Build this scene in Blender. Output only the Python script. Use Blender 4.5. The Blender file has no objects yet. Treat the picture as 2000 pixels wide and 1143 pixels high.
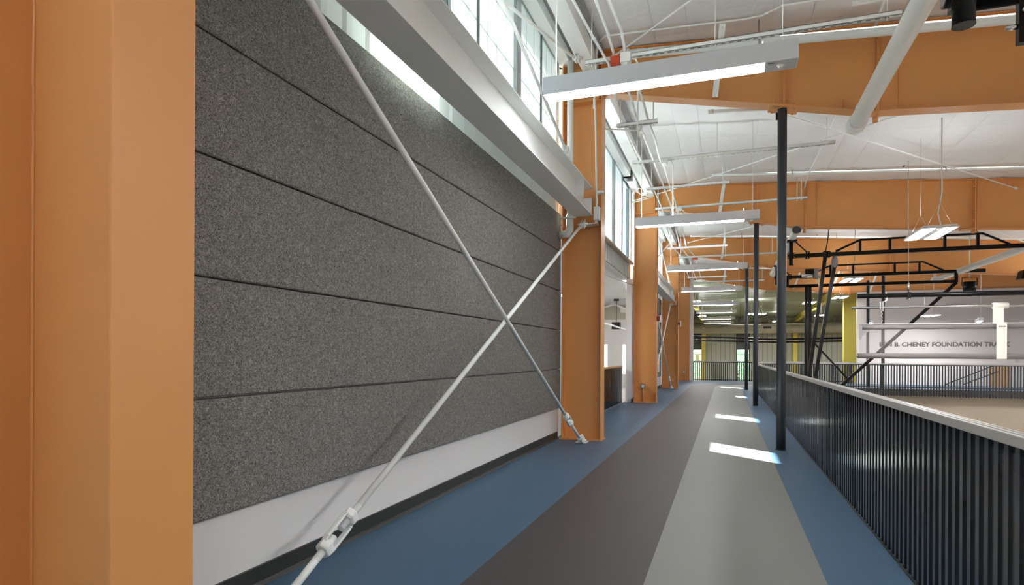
import bpy, math, random
from mathutils import Vector, Matrix
random.seed(7)
SC = bpy.context.scene
COL = SC.collection
PI = math.pi

# ------------------------------------------------------------------ camera
cam_d = bpy.data.cameras.new('camera'); cam = bpy.data.objects.new('camera', cam_d); COL.objects.link(cam)
yaw, roll = math.radians(19.586), math.radians(0.2577)
rt = Vector((math.cos(yaw), math.sin(yaw), 0)); fw = Vector((-math.sin(yaw), math.cos(yaw), 0)); up = Vector((0, 0, 1))
r3 = rt*math.cos(roll)+up*math.sin(roll); u3 = -rt*math.sin(roll)+up*math.cos(roll)
M = Matrix((r3, u3, -fw)).transposed().to_4x4(); M.translation = (0, 0, 1.4)
cam.matrix_world = M
cam_d.sensor_fit = 'HORIZONTAL'; cam_d.sensor_width = 36
cam_d.lens = 36*1176.4/2000; cam_d.shift_y = (692.42-571.5)/2000
cam_d.clip_start = 0.05; cam_d.clip_end = 500
SC.camera = cam

# ------------------------------------------------------------------ sky, sun, exposure
W = bpy.data.worlds.new('world'); SC.world = W; W.use_nodes = True
nt = W.node_tree; nt.nodes.clear()
sky = nt.nodes.new('ShaderNodeTexSky'); sky.sky_type = 'NISHITA'; sky.sun_disc = False
sky.sun_elevation = math.radians(52.7); sky.sun_rotation = math.radians(-49); sky.air_density = 1.0; sky.dust_density = 2.5
bg = nt.nodes.new('ShaderNodeBackground'); bg.inputs[1].default_value = 0.42
wo = nt.nodes.new('ShaderNodeOutputWorld')
nt.links.new(sky.outputs[0], bg.inputs[0]); nt.links.new(bg.outputs[0], wo.inputs[0])
SUN = bpy.data.lights.new('sun', 'SUN'); SUN.energy = 22.0; SUN.angle = math.radians(0.53); SUN.color = (1, .985, .95)
so = bpy.data.objects.new('sun', SUN); COL.objects.link(so); so.location = (-20, 20, 30)
so.rotation_euler = Vector((1, -.865, -1.735)).to_track_quat('-Z', 'Y').to_euler()
vs = SC.view_settings; SC.display_settings.display_device = 'sRGB'
vs.view_transform = 'Standard'; vs.look = 'None'; vs.gamma = 1; vs.use_curve_mapping = False; vs.exposure = 0.96
cy = SC.cycles
cy.use_denoising = True
cy.max_bounces = 10; cy.diffuse_bounces = 6; cy.glossy_bounces = 4; cy.transmission_bounces = 6; cy.transparent_max_bounces = 8
cy.sample_clamp_indirect = 6; cy.caustics_reflective = False; cy.caustics_refractive = False
TRACK_LAMP, HIGH_LAMP, GYM_LAMP = 17.0, 75.0, 60.0
TRACK_FILL_UP, HIGH_FILL_UP = 17.0, 18.0  # strength of the unseen upward strips added to light ceiling and girders

# ------------------------------------------------------------------ materials
def srgb(r, g, b):
    f = lambda c: (c/255/12.92) if c/255 <= .04045 else ((c/255+.055)/1.055)**2.4
    return (f(r), f(g), f(b), 1)
def mat(name, col, rough=.5, metal=0, spec=.5, bump=None, vary=None, coat=0):
    m = bpy.data.materials.new(name); m.use_nodes = True
    n = m.node_tree; b = n.nodes['Principled BSDF']
    b.inputs['Base Color'].default_value = col; b.inputs['Roughness'].default_value = rough
    b.inputs['Metallic'].default_value = metal; b.inputs['Specular IOR Level'].default_value = spec
    b.inputs['Coat Weight'].default_value = coat
    tc = n.nodes.new('ShaderNodeNewGeometry')
    if vary:      # (scale, amount): gentle uneven colour of the paint itself
        no = n.nodes.new('ShaderNodeTexNoise'); no.inputs['Scale'].default_value = vary[0]; no.inputs['Detail'].default_value = 4
        n.links.new(tc.outputs['Position'], no.inputs['Vector'])
        mx = n.nodes.new('ShaderNodeMix'); mx.data_type = 'RGBA'
        k = vary[1]
        mx.inputs[6].default_value = tuple(c*(1-k) for c in col[:3])+(1,); mx.inputs[7].default_value = tuple(min(1, c*(1+k)) for c in col[:3])+(1,)
        n.links.new(no.outputs['Fac'], mx.inputs[0]); n.links.new(mx.outputs[2], b.inputs['Base Color'])
    if bump:      # (scale, strength, distance)
        no = n.nodes.new('ShaderNodeTexNoise'); no.inputs['Scale'].default_value = bump[0]; no.inputs['Detail'].default_value = 3
        n.links.new(tc.outputs['Position'], no.inputs['Vector'])
        bp = n.nodes.new('ShaderNodeBump'); bp.inputs['Strength'].default_value = bump[1]; bp.inputs['Distance'].default_value = bump[2]
        n.links.new(no.outputs['Fac'], bp.inputs['Height']); n.links.new(bp.outputs[0], b.inputs['Normal'])
    return m
def emit(name, col, s):
    m = bpy.data.materials.new(name); m.use_nodes = True; n = m.node_tree; n.nodes.clear()
    e = n.nodes.new('ShaderNodeEmission'); e.inputs[0].default_value = col; e.inputs[1].default_value = s
    o = n.nodes.new('ShaderNodeOutputMaterial'); n.links.new(e.outputs[0], o.inputs[0]); return m

ORANGE = mat('orange_paint', srgb(216, 152, 90), .4, spec=.45, bump=(90, .12, .004), vary=(1.5, .05))
WHITEST = mat('white_steel_paint', srgb(238, 240, 238), .55, bump=(60, .05, .003), vary=(2, .02))
WALLW = mat('white_wall_paint', srgb(233, 231, 229), .6, bump=(200, .06, .002), vary=(1, .02))
GREYW = mat('grey_wall_paint', srgb(212, 204, 200), .6, bump=(200, .06, .002))
TANW = mat('tan_wall_paint', srgb(176, 163, 146), .65, vary=(1, .03))
CEIL = mat('white_vinyl_insulation', srgb(223, 223, 223), .5, bump=(9, .35, .03), vary=(2.5, .02))
CEILB = mat('insulation_seam', srgb(206, 204, 200), .6, vary=(5, .05))
CORR = mat('ribbed_metal_sheet', srgb(196, 200, 196), .45, vary=(3, .03))
GYMW = mat('gym_ribbed_wall', srgb(190, 195, 187), .5, vary=(2, .03))
GYMC = mat('gym_deck', srgb(122, 133, 114), .28, spec=.7, vary=(2, .06), bump=(7, .25, .03))
DUCTM = mat('duct_paint', srgb(172, 170, 156), .4, vary=(2, .03))
YELLOW = mat('yellow_paint', srgb(222, 210, 98), .45, vary=(2, .04))
BLUEF = mat('blue_track_rubber', srgb(70, 97, 122), .46, spec=.3, vary=(.8, .04), bump=(500, .08, .001))
DARKF = mat('charcoal_track_rubber', srgb(71, 67, 69), .5, spec=.28, vary=(.8, .04), bump=(500, .08, .001))
GREYF = mat('grey_track_rubber', srgb(126, 127, 124), .48, spec=.28, vary=(.8, .04), bump=(500, .08, .001))
BASEB = mat('black_rubber_base', srgb(48, 49, 48), .5, vary=(3, .06))
CAPM = mat('grey_cap_metal', srgb(186, 183, 178), .4, vary=(3, .03))
BARM = mat('black_bar_paint', srgb(34, 39, 46), .17, spec=.75, vary=(3, .06))
POSTM = mat('black_post_paint', srgb(54, 57, 63), .45, spec=.6, vary=(2, .05))
BLACKM = mat('black_gloss_metal', srgb(17, 16, 17), .32, spec=.22, vary=(4, .08))
CHROME = mat('bright_steel', srgb(205, 205, 205), .25, metal=1, vary=(5, .03))
PLASTICW = mat('white_plastic', srgb(236, 236, 232), .4, vary=(3, .02))
LIGHTB = mat('lamp_body_white', srgb(222, 224, 228), .35, vary=(3, .015))
REDBOX = mat('red_box_paint', srgb(192, 66, 32), .4, vary=(8, .1))
DKRED = mat('dark_red_plastic', srgb(130, 20, 18), .4, vary=(8, .05))
ALU = mat('mullion_aluminium', srgb(168, 176, 180), .35, spec=.6, vary=(4, .03))
DALU = mat('dark_glazing_bar', srgb(96, 104, 108), .45, vary=(4, .04))
GALV = mat('galvanised', srgb(160, 160, 158), .4, metal=.7, vary=(10, .08))
ROLLM = mat('rolled_grey_fabric', srgb(116, 111, 109), .6, vary=(6, .12), bump=(10, .4, .01))
WRAP = mat('plastic_wrap', srgb(150, 150, 152), .2, vary=(14, .2), bump=(25, .5, .01))
STRAPM = mat('cream_strap', srgb(238, 233, 224), .55, vary=(4, .02))
WOODM = mat('tan_wood', srgb(196, 150, 96), .45, vary=(6, .15))
LETTER = mat('letter_grey', srgb(104, 92, 88), .5, vary=(5, .03))
TREEM = mat('leaf_green', srgb(168, 190, 164), .7, vary=(3, .5))
TRUNKM = mat('bark', srgb(92, 76, 60), .8, vary=(8, .2))
GRASS = mat('outside_ground', srgb(108, 120, 84), .9, vary=(.4, .2))
SHADE_MARK = mat('shade_mark_dark', srgb(60, 60, 60), .7, vary=(5, .05))  # dark grey for painted hole shade and the sensor marking
ENDGREY = mat('sensor_grey', srgb(190, 193, 196), .4, vary=(5, .02))
DIFF = emit('lamp_diffuser', (.93, .97, 1, 1), TRACK_LAMP)
ROOM_FILL = emit('room_fill_diffuser', (1, .985, .97, 1), 60)  # glow of the unseen lamps added in the side room
HBL = emit('high_bay_strip', (.97, .985, 1, 1), HIGH_LAMP)
FILL_UPL = emit('fill_uplight_strip', (.92, .97, 1, 1), TRACK_FILL_UP)
FILL_HUP = emit('high_bay_fill_uplight', (.96, .98, 1, 1), HIGH_FILL_UP)
FILL_GUP = emit('gym_fill_uplight', (1, .97, .92, 1), 22)  # added upward glow that brightens the gym ceiling
GYL = emit('gym_strip', (1, .97, .93, 1), GYM_LAMP)

def felt_material():
    m = bpy.data.materials.new('charcoal_felt'); m.use_nodes = True; n = m.node_tree; b = n.nodes['Principled BSDF']
    b.inputs['Roughness'].default_value = .95; b.inputs['Specular IOR Level'].default_value = .15
    g = n.nodes.new('ShaderNodeNewGeometry')
    def fibre(scale, width, seed):
        mp = n.nodes.new('ShaderNodeMapping'); mp.inputs['Location'].default_value = (seed, seed*1.7, seed*.6)
        n.links.new(g.outputs['Position'], mp.inputs[0])
        t = n.nodes.new('ShaderNodeTexNoise'); t.inputs['Scale'].default_value = scale; t.inputs['Detail'].default_value = .6; t.inputs['Distortion'].default_value = 1.6
        n.links.new(mp.outputs[0], t.inputs['Vector'])
        s = n.nodes.new('ShaderNodeMath'); s.operation = 'SUBTRACT'; s.inputs[1].default_value = .5; n.links.new(t.outputs['Fac'], s.inputs[0])
        a = n.nodes.new('ShaderNodeMath'); a.operation = 'ABSOLUTE'; n.links.new(s.outputs[0], a.inputs[0])
        r = n.nodes.new('ShaderNodeMapRange'); r.inputs[1].default_value = 0; r.inputs[2].default_value = width; r.inputs[3].default_value = 1; r.inputs[4].default_value = 0
        n.links.new(a.outputs[0], r.inputs[0]); return r.outputs[0]
    def mx(a, b_):
        k = n.nodes.new('ShaderNodeMath'); k.operation = 'MAXIMUM'; n.links.new(a, k.inputs[0]); n.links.new(b_, k.inputs[1]); return k.outputs[0]
    f = fibre(30, .03, 0)
    for sc_, w_, sd_ in ((38, .03, 3.1), (46, .03, 7.7), (54, .032, 11.3), (64, .035, 17.9)): f = mx(f, fibre(sc_, w_, sd_))
    ramp = n.nodes.new('ShaderNodeMix'); ramp.data_type = 'RGBA'
    ramp.inputs[6].default_value = srgb(84, 82, 79); ramp.inputs[7].default_value = srgb(176, 173, 167)
    n.links.new(f, ramp.inputs[0])
    big = n.nodes.new('ShaderNodeTexNoise'); big.inputs['Scale'].default_value = 30; big.inputs['Detail'].default_value = 4
    n.links.new(g.outputs['Position'], big.inputs['Vector'])
    br = n.nodes.new('ShaderNodeMapRange'); br.inputs[3].default_value = .84; br.inputs[4].default_value = 1.16; n.links.new(big.outputs['Fac'], br.inputs[0])
    mu = n.nodes.new('ShaderNodeVectorMath'); mu.operation = 'SCALE'; n.links.new(ramp.outputs[2], mu.inputs[0]); n.links.new(br.outputs[0], mu.inputs['Scale'])
    n.links.new(mu.outputs[0], b.inputs['Base Color'])
    bp = n.nodes.new('ShaderNodeBump'); bp.inputs['Strength'].default_value = .5; bp.inputs['Distance'].default_value = .004
    n.links.new(f, bp.inputs['Height']); n.links.new(bp.outputs[0], b.inputs['Normal'])
    return m
FELT = felt_material()
def pane_material(name, col, trans):
    m = bpy.data.materials.new(name); m.use_nodes = True; n = m.node_tree; n.nodes.clear()
    o = n.nodes.new('ShaderNodeOutputMaterial'); t = n.nodes.new('ShaderNodeBsdfTranslucent'); t.inputs[0].default_value = col
    d = n.nodes.new('ShaderNodeBsdfDiffuse'); d.inputs[0].default_value = (.8, .83, .83, 1)
    gl = n.nodes.new('ShaderNodeBsdfGlossy'); gl.inputs[1].default_value = .25
    a = n.nodes.new('ShaderNodeMixShader'); a.inputs[0].default_value = trans; n.links.new(d.outputs[0], a.inputs[1]); n.links.new(t.outputs[0], a.inputs[2])
    b = n.nodes.new('ShaderNodeMixShader'); b.inputs[0].default_value = .04; n.links.new(a.outputs[0], b.inputs[1]); n.links.new(gl.outputs[0], b.inputs[2])
    n.links.new(b.outputs[0], o.inputs[0]); return m
PANE = pane_material('translucent_panel', (.74, .785, .79, 1), .42)
def glass_material():
    m = bpy.data.materials.new('clear_glass'); m.use_nodes = True; n = m.node_tree; n.nodes.clear()
    o = n.nodes.new('ShaderNodeOutputMaterial'); t = n.nodes.new('ShaderNodeBsdfTransparent'); t.inputs[0].default_value = (.9, .96, .95, 1)
    g = n.nodes.new('ShaderNodeBsdfGlossy'); g.inputs[1].default_value = .03
    a = n.nodes.new('ShaderNodeMixShader'); a.inputs[0].default_value = .07; n.links.new(t.outputs[0], a.inputs[1]); n.links.new(g.outputs[0], a.inputs[2])
    n.links.new(a.outputs[0], o.inputs[0]); return m
GLASS = glass_material()
def mesh_fabric():
    m = bpy.data.materials.new('see_through_mesh_fabric'); m.use_nodes = True; n = m.node_tree; n.nodes.clear()
    o = n.nodes.new('ShaderNodeOutputMaterial'); t = n.nodes.new('ShaderNodeBsdfTransparent')
    d = n.nodes.new('ShaderNodeBsdfDiffuse'); d.inputs[0].default_value = srgb(140, 136, 134)
    a = n.nodes.new('ShaderNodeMixShader'); a.inputs[0].default_value = .2; n.links.new(t.outputs[0], a.inputs[1]); n.links.new(d.outputs[0], a.inputs[2])
    n.links.new(a.outputs[0], o.inputs[0]); return m
MESHF = mesh_fabric()

# ------------------------------------------------------------------ mesh helpers
WL = {}
def wloc(o):
    return WL.get(o.name, Vector((0, 0, 0))) if o else Vector((0, 0, 0))
def link_mesh(name, me, parent=None, loc=None):
    o = bpy.data.objects.new(name, me); COL.objects.link(o)
    if parent: o.parent = parent
    p = wloc(parent)
    l = Vector(loc) if loc is not None else p
    o.location = l-p; WL[o.name] = l
    return o
class MB:
    def __init__(s): s.v = []; s.f = []; s.sm = []
    def face(s, idx, smooth=False): s.f.append(idx); s.sm.append(smooth)
    def box(s, x0, y0, z0, x1, y1, z1):
        i = len(s.v)
        s.v += [(x, y, z) for z in (z0, z1) for y in (y0, y1) for x in (x0, x1)]
        for q in ((0, 2, 3, 1), (4, 5, 7, 6), (0, 1, 5, 4), (2, 6, 7, 3), (0, 4, 6, 2), (1, 3, 7, 5)): s.face(tuple(i+k for k in q))
        return s
    def obox(s, p0, p1, w, h, upv=(0, 0, 1)):
        p0, p1 = Vector(p0), Vector(p1); d = (p1-p0).normalized(); u = Vector(upv)
        a = d.cross(u)
        if a.length < 1e-4: a = d.cross(Vector((1, 0, 0)))
        a.normalize(); b = a.cross(d).normalized(); i = len(s.v)
        for p in (p0, p1):
            for sx, sy in ((-1, -1), (1, -1), (1, 1), (-1, 1)): s.v.append(tuple(p+a*(sx*w/2)+b*(sy*h/2)))
        for q in ((0, 1, 2, 3), (7, 6, 5, 4), (0, 4, 5, 1), (1, 5, 6, 2), (2, 6, 7, 3), (3, 7, 4, 0)): s.face(tuple(i+k for k in q))
        return s
    def cyl(s, p0, p1, r, n=12, r2=None, caps=True):
        return s.tube([p0, p1], r, n, caps=caps, radii=[r, r2 if r2 is not None else r])
    def tube(s, pts, r, n=8, caps=True, radii=None):
        pts = [Vector(p) for p in pts]; base = len(s.v); m = len(pts); ref = None
        for k, p in enumerate(pts):
            d0 = (pts[k]-pts[k-1]).normalized() if k > 0 else None
            d1 = (pts[k+1]-pts[k]).normalized() if k < m-1 else None
            d = (d0+d1).normalized() if d0 and d1 else (d0 or d1)
            if ref is None:
                ref = Vector((0, 0, 1)) if abs(d.z) < .9 else Vector((1, 0, 0))
            a = (ref-d*ref.dot(d)).normalized(); ref = a; b = d.cross(a)
            sc = 1.0
            if d0 and d1: sc = min(1.6, 1/max(.5, math.cos(d0.angle(d1)/2)))
            rr = radii[k] if radii else r
            for j in range(n):
                t = 2*PI*j/n
                s.v.append(tuple(p+(a*math.cos(t)+b*math.sin(t))*rr*sc))
        for k in range(m-1):
            for j in range(n):
                j2 = (j+1) % n
                s.face((base+k*n+j, base+k*n+j2, base+(k+1)*n+j2, base+(k+1)*n+j), True)
        if caps:
            s.face(tuple(base+j for j in range(n))[::-1]); s.face(tuple(base+(m-1)*n+j for j in range(n)))
        return s
    def prism(s, poly, axis, a, b):
        # poly: 2D points in the plane of the other two axes, extruded along axis from a to b
        def P(p, t):
            if axis == 'x': return (t, p[0], p[1])
            if axis == 'y': return (p[0], t, p[1])
            return (p[0], p[1], t)
        i = len(s.v); n = len(poly)
        s.v += [P(p, a) for p in poly]+[P(p, b) for p in poly]
        s.face(tuple(range(i, i+n))); s.face(tuple(range(i+2*n-1, i+n-1, -1)))
        for k in range(n):
            k2 = (k+1) % n; s.face((i+k, i+n+k, i+n+k2, i+k2))
        return s
    def sphere(s, c, r, nu=12, nv=8, sq=1):
        pts = []
        for k in range(1, nv):
            t = PI*k/nv; pts.append((Vector(c)+Vector((0, 0, r*sq*math.cos(t))), r*math.sin(t)))
        base = len(s.v)
        for p, rr in pts:
            for j in range(nu):
                a = 2*PI*j/nu; s.v.append((p.x+rr*math.cos(a), p.y+rr*math.sin(a), p.z))
        m = len(pts)
        for k in range(m-1):
            for j in range(nu):
                j2 = (j+1) % nu; s.face((base+k*nu+j2, base+k*nu+j, base+(k+1)*nu+j, base+(k+1)*nu+j2), True)
        s.face(tuple(base+j for j in range(nu))); s.face(tuple(base+(m-1)*nu+j for j in range(nu))[::-1]); return s
    def data(s, name, m, origin=(0, 0, 0)):
        me = bpy.data.meshes.new(name); o = origin
        me.from_pydata([(v[0]-o[0], v[1]-o[1], v[2]-o[2]) for v in s.v], [], s.f); me.update()
        me.polygons.foreach_set('use_smooth', s.sm)
        import bmesh
        bm = bmesh.new(); bm.from_mesh(me); bmesh.ops.recalc_face_normals(bm, faces=bm.faces); bm.to_mesh(me); bm.free()
        me.materials.append(m); return me
    def centre(s):
        xs, ys, zs = zip(*s.v); return Vector(((min(xs)+max(xs))/2, (min(ys)+max(ys))/2, min(zs)))
    def build(s, name, m, parent=None):
        p = wloc(parent) if parent else s.centre()
        return link_mesh(name, s.data(name, m, p), parent, p)
def tag(o, label=None, cat=None, group=None, kind=None):
    if label: o['label'] = label
    if cat: o['category'] = cat
    if group: o['group'] = group
    if kind: o['kind'] = kind
    return o
def thing(name, label, cat, loc, group=None):
    o = bpy.data.objects.new(name, None); COL.objects.link(o); o.empty_display_size = .1
    o.location = loc; WL[o.name] = Vector(loc); return tag(o, label, cat, group)
def one(name, mb, m, label, cat, group=None): return tag(mb.build(name, m), label, cat, group)
def struct(name, mb, m, parent=None):
    o = mb.build(name, m, parent)
    if not parent: o['kind'] = 'structure'
    return o
def inst(o, name, me, parent, loc):      # a piece sharing its mesh with its like
    q = bpy.data.objects.new(name, me); COL.objects.link(q); q.parent = parent
    q.location = Vector(loc)-wloc(parent); WL[q.name] = Vector(loc); return q
def bevel(o, w, seg=2):
    b = o.modifiers.new('bevel', 'BEVEL'); b.width = w; b.segments = seg; b.limit_method = 'ANGLE'; return o
def dup(root, loc, label=None, group=None):
    r = root.copy(); COL.objects.link(r); r.location = loc; WL[r.name] = Vector(loc)
    if label: r['label'] = label
    if group: r['group'] = group
    for ch in list(root.children):
        c = ch.copy(); COL.objects.link(c); c.parent = r
        for g in list(ch.children):
            d = g.copy(); COL.objects.link(d); d.parent = c
    return r

FR = [1.6, 9.85, 18.1, 26.35, 34.6]          # the steel frames along the track
WX = -2.66                                   # inner face of the outer wall
def roof(x): return 6.26-.07*x
def beam_z(x): return 5.67-.208*(x+1.92) if x < 1.93 else 4.87-.07*(x-1.93)

# ================================================================== SETTING
# ---- track floor with its rounded inner corner, and the lanes
def arc(r, n=14): return [(2.5-r*math.cos(PI/2*k/n), 28.45+r*math.sin(PI/2*k/n)) for k in range(n+1)]
fl = MB()
fl.prism([(WX-.2, -8), (1.12, -8)]+arc(1.38)+[(20, 29.83), (20, 34.9), (WX-.2, 34.9)], 'z', -.28, 0)
floor = struct('floor', fl, BLUEF)
def lane(xa, ra, xb, rb, m, z):
    L = MB(); A = [(xa, -7.9)]+arc(ra)+[(19.9, 28.45+ra)]; B = [(xb, -7.9)]+arc(rb)+[(19.9, 28.45+rb)]
    i = len(L.v); n = len(A)
    for zz in (z, -.001):
        L.v += [(p[0], p[1], zz) for p in A]+[(p[0], p[1], zz) for p in B]
    for k in range(n-1):
        L.face((i+k, i+k+1, i+n+k+1, i+n+k))
        L.face((i+2*n+k, i+3*n+k, i+3*n+k+1, i+2*n+k+1))
        L.face((i+k, i+2*n+k, i+2*n+k+1, i+k+1)); L.face((i+n+k, i+n+k+1, i+3*n+k+1, i+3*n+k))
    return L.build('lane', m, floor)
lane(-1.515, 4.015, -.47, 2.97, DARKF, .0025)['label'] = 'charcoal running lane'
lane(-.47, 2.97, .59, 1.91, GREYF, .0022)['label'] = 'grey running lane'
ed = MB(); ed.box(1.095, -8, 0, 1.108, 28.45, .006); tr = struct('trim_1', ed, BASEB)
fe = MB(); A = [(1.12, -8)]+arc(1.38)+[(20, 29.83)]; B = [(1.128, -8)]+arc(1.372)+[(20, 29.822)]; n_ = len(A)
for zz in (-.28, -.012): fe.v += [(p[0], p[1], zz) for p in A]+[(p[0], p[1], zz) for p in B]
for k in range(n_-1):
    for a_, b_ in ((0, n_), (n_, 3*n_), (3*n_, 2*n_), (2*n_, 0)): fe.face((a_+k, a_+k+1, b_+k+1, b_+k))
struct('trim_5', fe, mat('dark_slab_edge', srgb(62, 58, 56), .5, vary=(3, .05)))

# ---- left wall: lower walls, ribbed sheets, opening into the next room
wl = MB()
for a, b in ((-8, FR[1]-.12), (FR[2]+.12, FR[4]+.3)):
    wl.box(WX-.2, a, 0, WX, b, 4.07)
wl.box(WX-.2, -8, 6.3, WX, FR[4]+.3, 6.5)
wall_left = struct('wall_left', wl, WALLW)
def ribbed(y0, y1, z0, z1, x, pitch=.2, d=.035):
    L = MB(); poly = [(x-.01, y0)]; y = y0
    while y < y1-1e-6:
        e = min(y+pitch, y1)
        poly += [(x, y), (x, y+(e-y)*.55), (x+d, y+(e-y)*.65), (x+d, y+(e-y)*.9)] ; y = e
    poly += [(x, y1), (x-.01, y1)]
    L.prism(poly, 'z', z0, z1); return L
struct('trim_3', ribbed(FR[0]+.15, FR[1]-.14, 3.728, 4.07, WX+.012, .3, .02), WHITEST)
struct('trim_4', ribbed(FR[2]+.15, FR[3]-.14, 3.728, 4.07, WX+.012, .3, .02), WHITEST)
# fascia over the opening of the second bay
fa = MB(); fa.box(-2.95, FR[1]+.02, 3.63, -2.72, FR[2]-.02, 4.08)
fascia = struct('trim_2', fa, CORR)
ribbed(FR[1]+.03, FR[2]-.03, 3.64, 4.06, -2.72, .3, .03).build('ribbed_sheet', CORR, fascia)
sl = MB(); sl.box(-2.72, FR[1]+.2, 4.06, -2.58, FR[2]-.2, 4.10); struct('windowsill', sl, mat('tan_sill', srgb(196, 176, 160), .5, vary=(3, .03)))['kind'] = 'structure'
sl = MB(); sl.box(-2.72, FR[0]+.12, 4.06, -2.6, FR[1]-.12, 4.10); sl.box(-2.72, FR[2]+.12, 4.06, -2.6, FR[4]-.12, 4.10); struct('windowsill', sl, WHITEST)
# black rubber base
bb = MB()
for a, b in ((FR[0]+.2, FR[1]-.13), (FR[2]+.2, FR[3]-.13), (FR[3]+.2, FR[4]-.13)):
    bb.prism([(WX, 0), (WX+.034, 0), (WX+.026, .012), (WX+.012, .022), (WX+.012, .115), (WX, .118)], 'y', a, b)
struct('baseboard_left', bb, BASEB)

# ---- clerestory windows
ROWS = [4.10, 4.655, 5.205, 5.755, 6.28]
CELLS = [
    [(.15, 1.0), (1.0, 2.08), (2.27, 2.85), ('c', 2.9, 3.9), (3.95, 4.73), (4.73, 5.98), (6.17, 7.2), (7.2, 8.12)],
    [(.15, 1.4), ('c', 1.48, 2.52), (2.6, 3.8), (3.8, 5.05), (5.3, 6.48), ('c', 6.53, 7.52), (7.58, 8.12)],
    [(.15, 1.2), (1.2, 2.4), (2.55, 3.7), (3.7, 4.8), (4.8, 5.8), ('c', 5.9, 6.9), (7.0, 8.12)],
    [(.15, 1.2), (1.2, 2.3), (2.3, 3.3), ('c', 3.4, 4.45), (4.55, 5.6), (5.75, 7.0), (7.0, 8.12)]]
XW = -2.70
pane_meshes = {}
def pane_mesh(w, h):
    k = (round(w, 3), round(h, 3))
    if k not in pane_meshes:
        b = MB(); b.box(-.012, -w/2, -h/2, .012, w/2, h/2); pane_meshes[k] = b.data('pane', PANE)
    return pane_meshes[k]
motor_spots = []
for bi, cells in enumerate(CELLS):
    Y0 = FR[bi]
    root = bpy.data.objects.new('window_%d' % (bi+1), None); COL.objects.link(root); root.location = (XW, Y0+4.12, 4.1)
    WL[root.name] = Vector(root.location); root['kind'] = 'structure'
    root['label'] = ('translucent clerestory window above the felt panelling in the nearest bay',
                     'translucent clerestory window above the open bay', 'translucent clerestory window in the bay behind the second column',
                     'farthest clerestory window, beside the last column')[bi]
    mu = MB(); gb = MB(); edges = [.12]
    mu.box(XW-.04, Y0+.1, 4.07, XW+.05, Y0+8.15, 4.105); mu.box(XW-.04, Y0+.1, 6.27, XW+.06, Y0+8.15, 6.34)
    prev = .1
    for c in cells:
        y0, y1 = c[-2], c[-1]
        if y0-prev > .001: mu.box(XW-.04, Y0+prev, 4.1, XW+.05, Y0+y0, 6.3)
        else: gb.box(XW-.03, Y0+y0-.018, 4.1, XW+.032, Y0+y0+.018, 6.28)
        prev = y1
        if c[0] == 'c':
            fr = MB(); x0, x1 = XW-.03, XW+.04
            fr.box(x0, Y0+y0, 4.11, x1, Y0+y0+.035, 6.2); fr.box(x0, Y0+y1-.035, 4.11, x1, Y0+y1, 6.2)
            fr.box(x0, Y0+y0, 4.105, x1, Y0+y1, 4.15); fr.box(x0, Y0+y0, 6.14, x1, Y0+y1, 6.27)
            sash = fr.build('sash', DALU, root)
            g = MB(); g.box(XW-.004, Y0+y0+.03, 4.14, XW+.004, Y0+y1-.03, 6.16); g.build('clear_pane', GLASS, sash)
            motor_spots.append(Y0+y0)
            continue
        n = max(1, round((y1-y0)/.305)); w = (y1-y0)/n
        for i in range(n):
            for j in range(4):
                h = ROWS[j+1]-ROWS[j]
                inst(None, 'pane', pane_mesh(w-.012, h-.012), root, (XW, Y0+y0+w*(i+.5), (ROWS[j]+ROWS[j+1])/2))
            if i: gb.box(XW-.014, Y0+y0+w*i-.007, 4.1, XW+.006, Y0+y0+w*i+.007, 6.28)
        for j in range(1, 4): gb.box(XW-.014, Y0+y0, ROWS[j]-.0075, XW+.0055, Y0+y1, ROWS[j]+.0075)
    if 8.15-prev > .001: mu.box(XW-.04, Y0+prev, 4.1, XW+.05, Y0+8.15, 6.3)
    mu.build('mullions', ALU, root); gb.build('glazing_bars', DALU, root)['kind'] = 'stuff'
# unseen bay behind the camera: one plain translucent run added for its daylight
root = bpy.data.objects.new('window_5', None); COL.objects.link(root); root.location = (XW, -3, 4.1); root['kind'] = 'structure'; WL['window_5'] = Vector((XW, -3, 4.1))
g = MB(); g.box(XW-.012, -7.9, 4.1, XW+.012, 1.45, 6.28); g.build('pane', PANE, root)

# ---- ceiling: roof deck plus the pillowed insulation between purlins
cl = MB(); cl.prism([(-3.1, roof(-3.1)+.03), (20.2, roof(20.2)+.03), (20.2, roof(20.2)+.3), (-3.1, roof(-3.1)+.3)], 'y', -8.2, 35.0)
ceiling = struct('ceiling', cl, CEILB)
XB = [-2.6, -1.62, -1.06, -.57, .60, 1.12, 2.36, 2.89, 4.1, 4.65, 5.85, 6.38, 7.6, 8.15, 9.35, 9.9, 11.1, 11.6, 12.8, 13.35, 14.6, 15.2, 16.4, 17, 18.2, 18.8, 19.9]
YB = [9.52+1.572*k for k in range(-11, 17)]
def pillow(b, x0, x1, y0, y1, sag):
    i = len(b.v); N = 6
    for a in range(N+1):
        for c in range(N+1):
            u, w = a/N, c/N; x = x0+(x1-x0)*u; y = y0+(y1-y0)*w
            q = (1-(2*u-1)**4)*(1-(2*w-1)**4)
            b.v.append((x, y, roof(x)+.024-.012-sag*q))
    for a in range(N):
        for c in range(N):
            k = i+a*(N+1)+c; b.face((k, k+1, k+N+2, k+N+1), True)
rest = MB(); pm = {}
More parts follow.
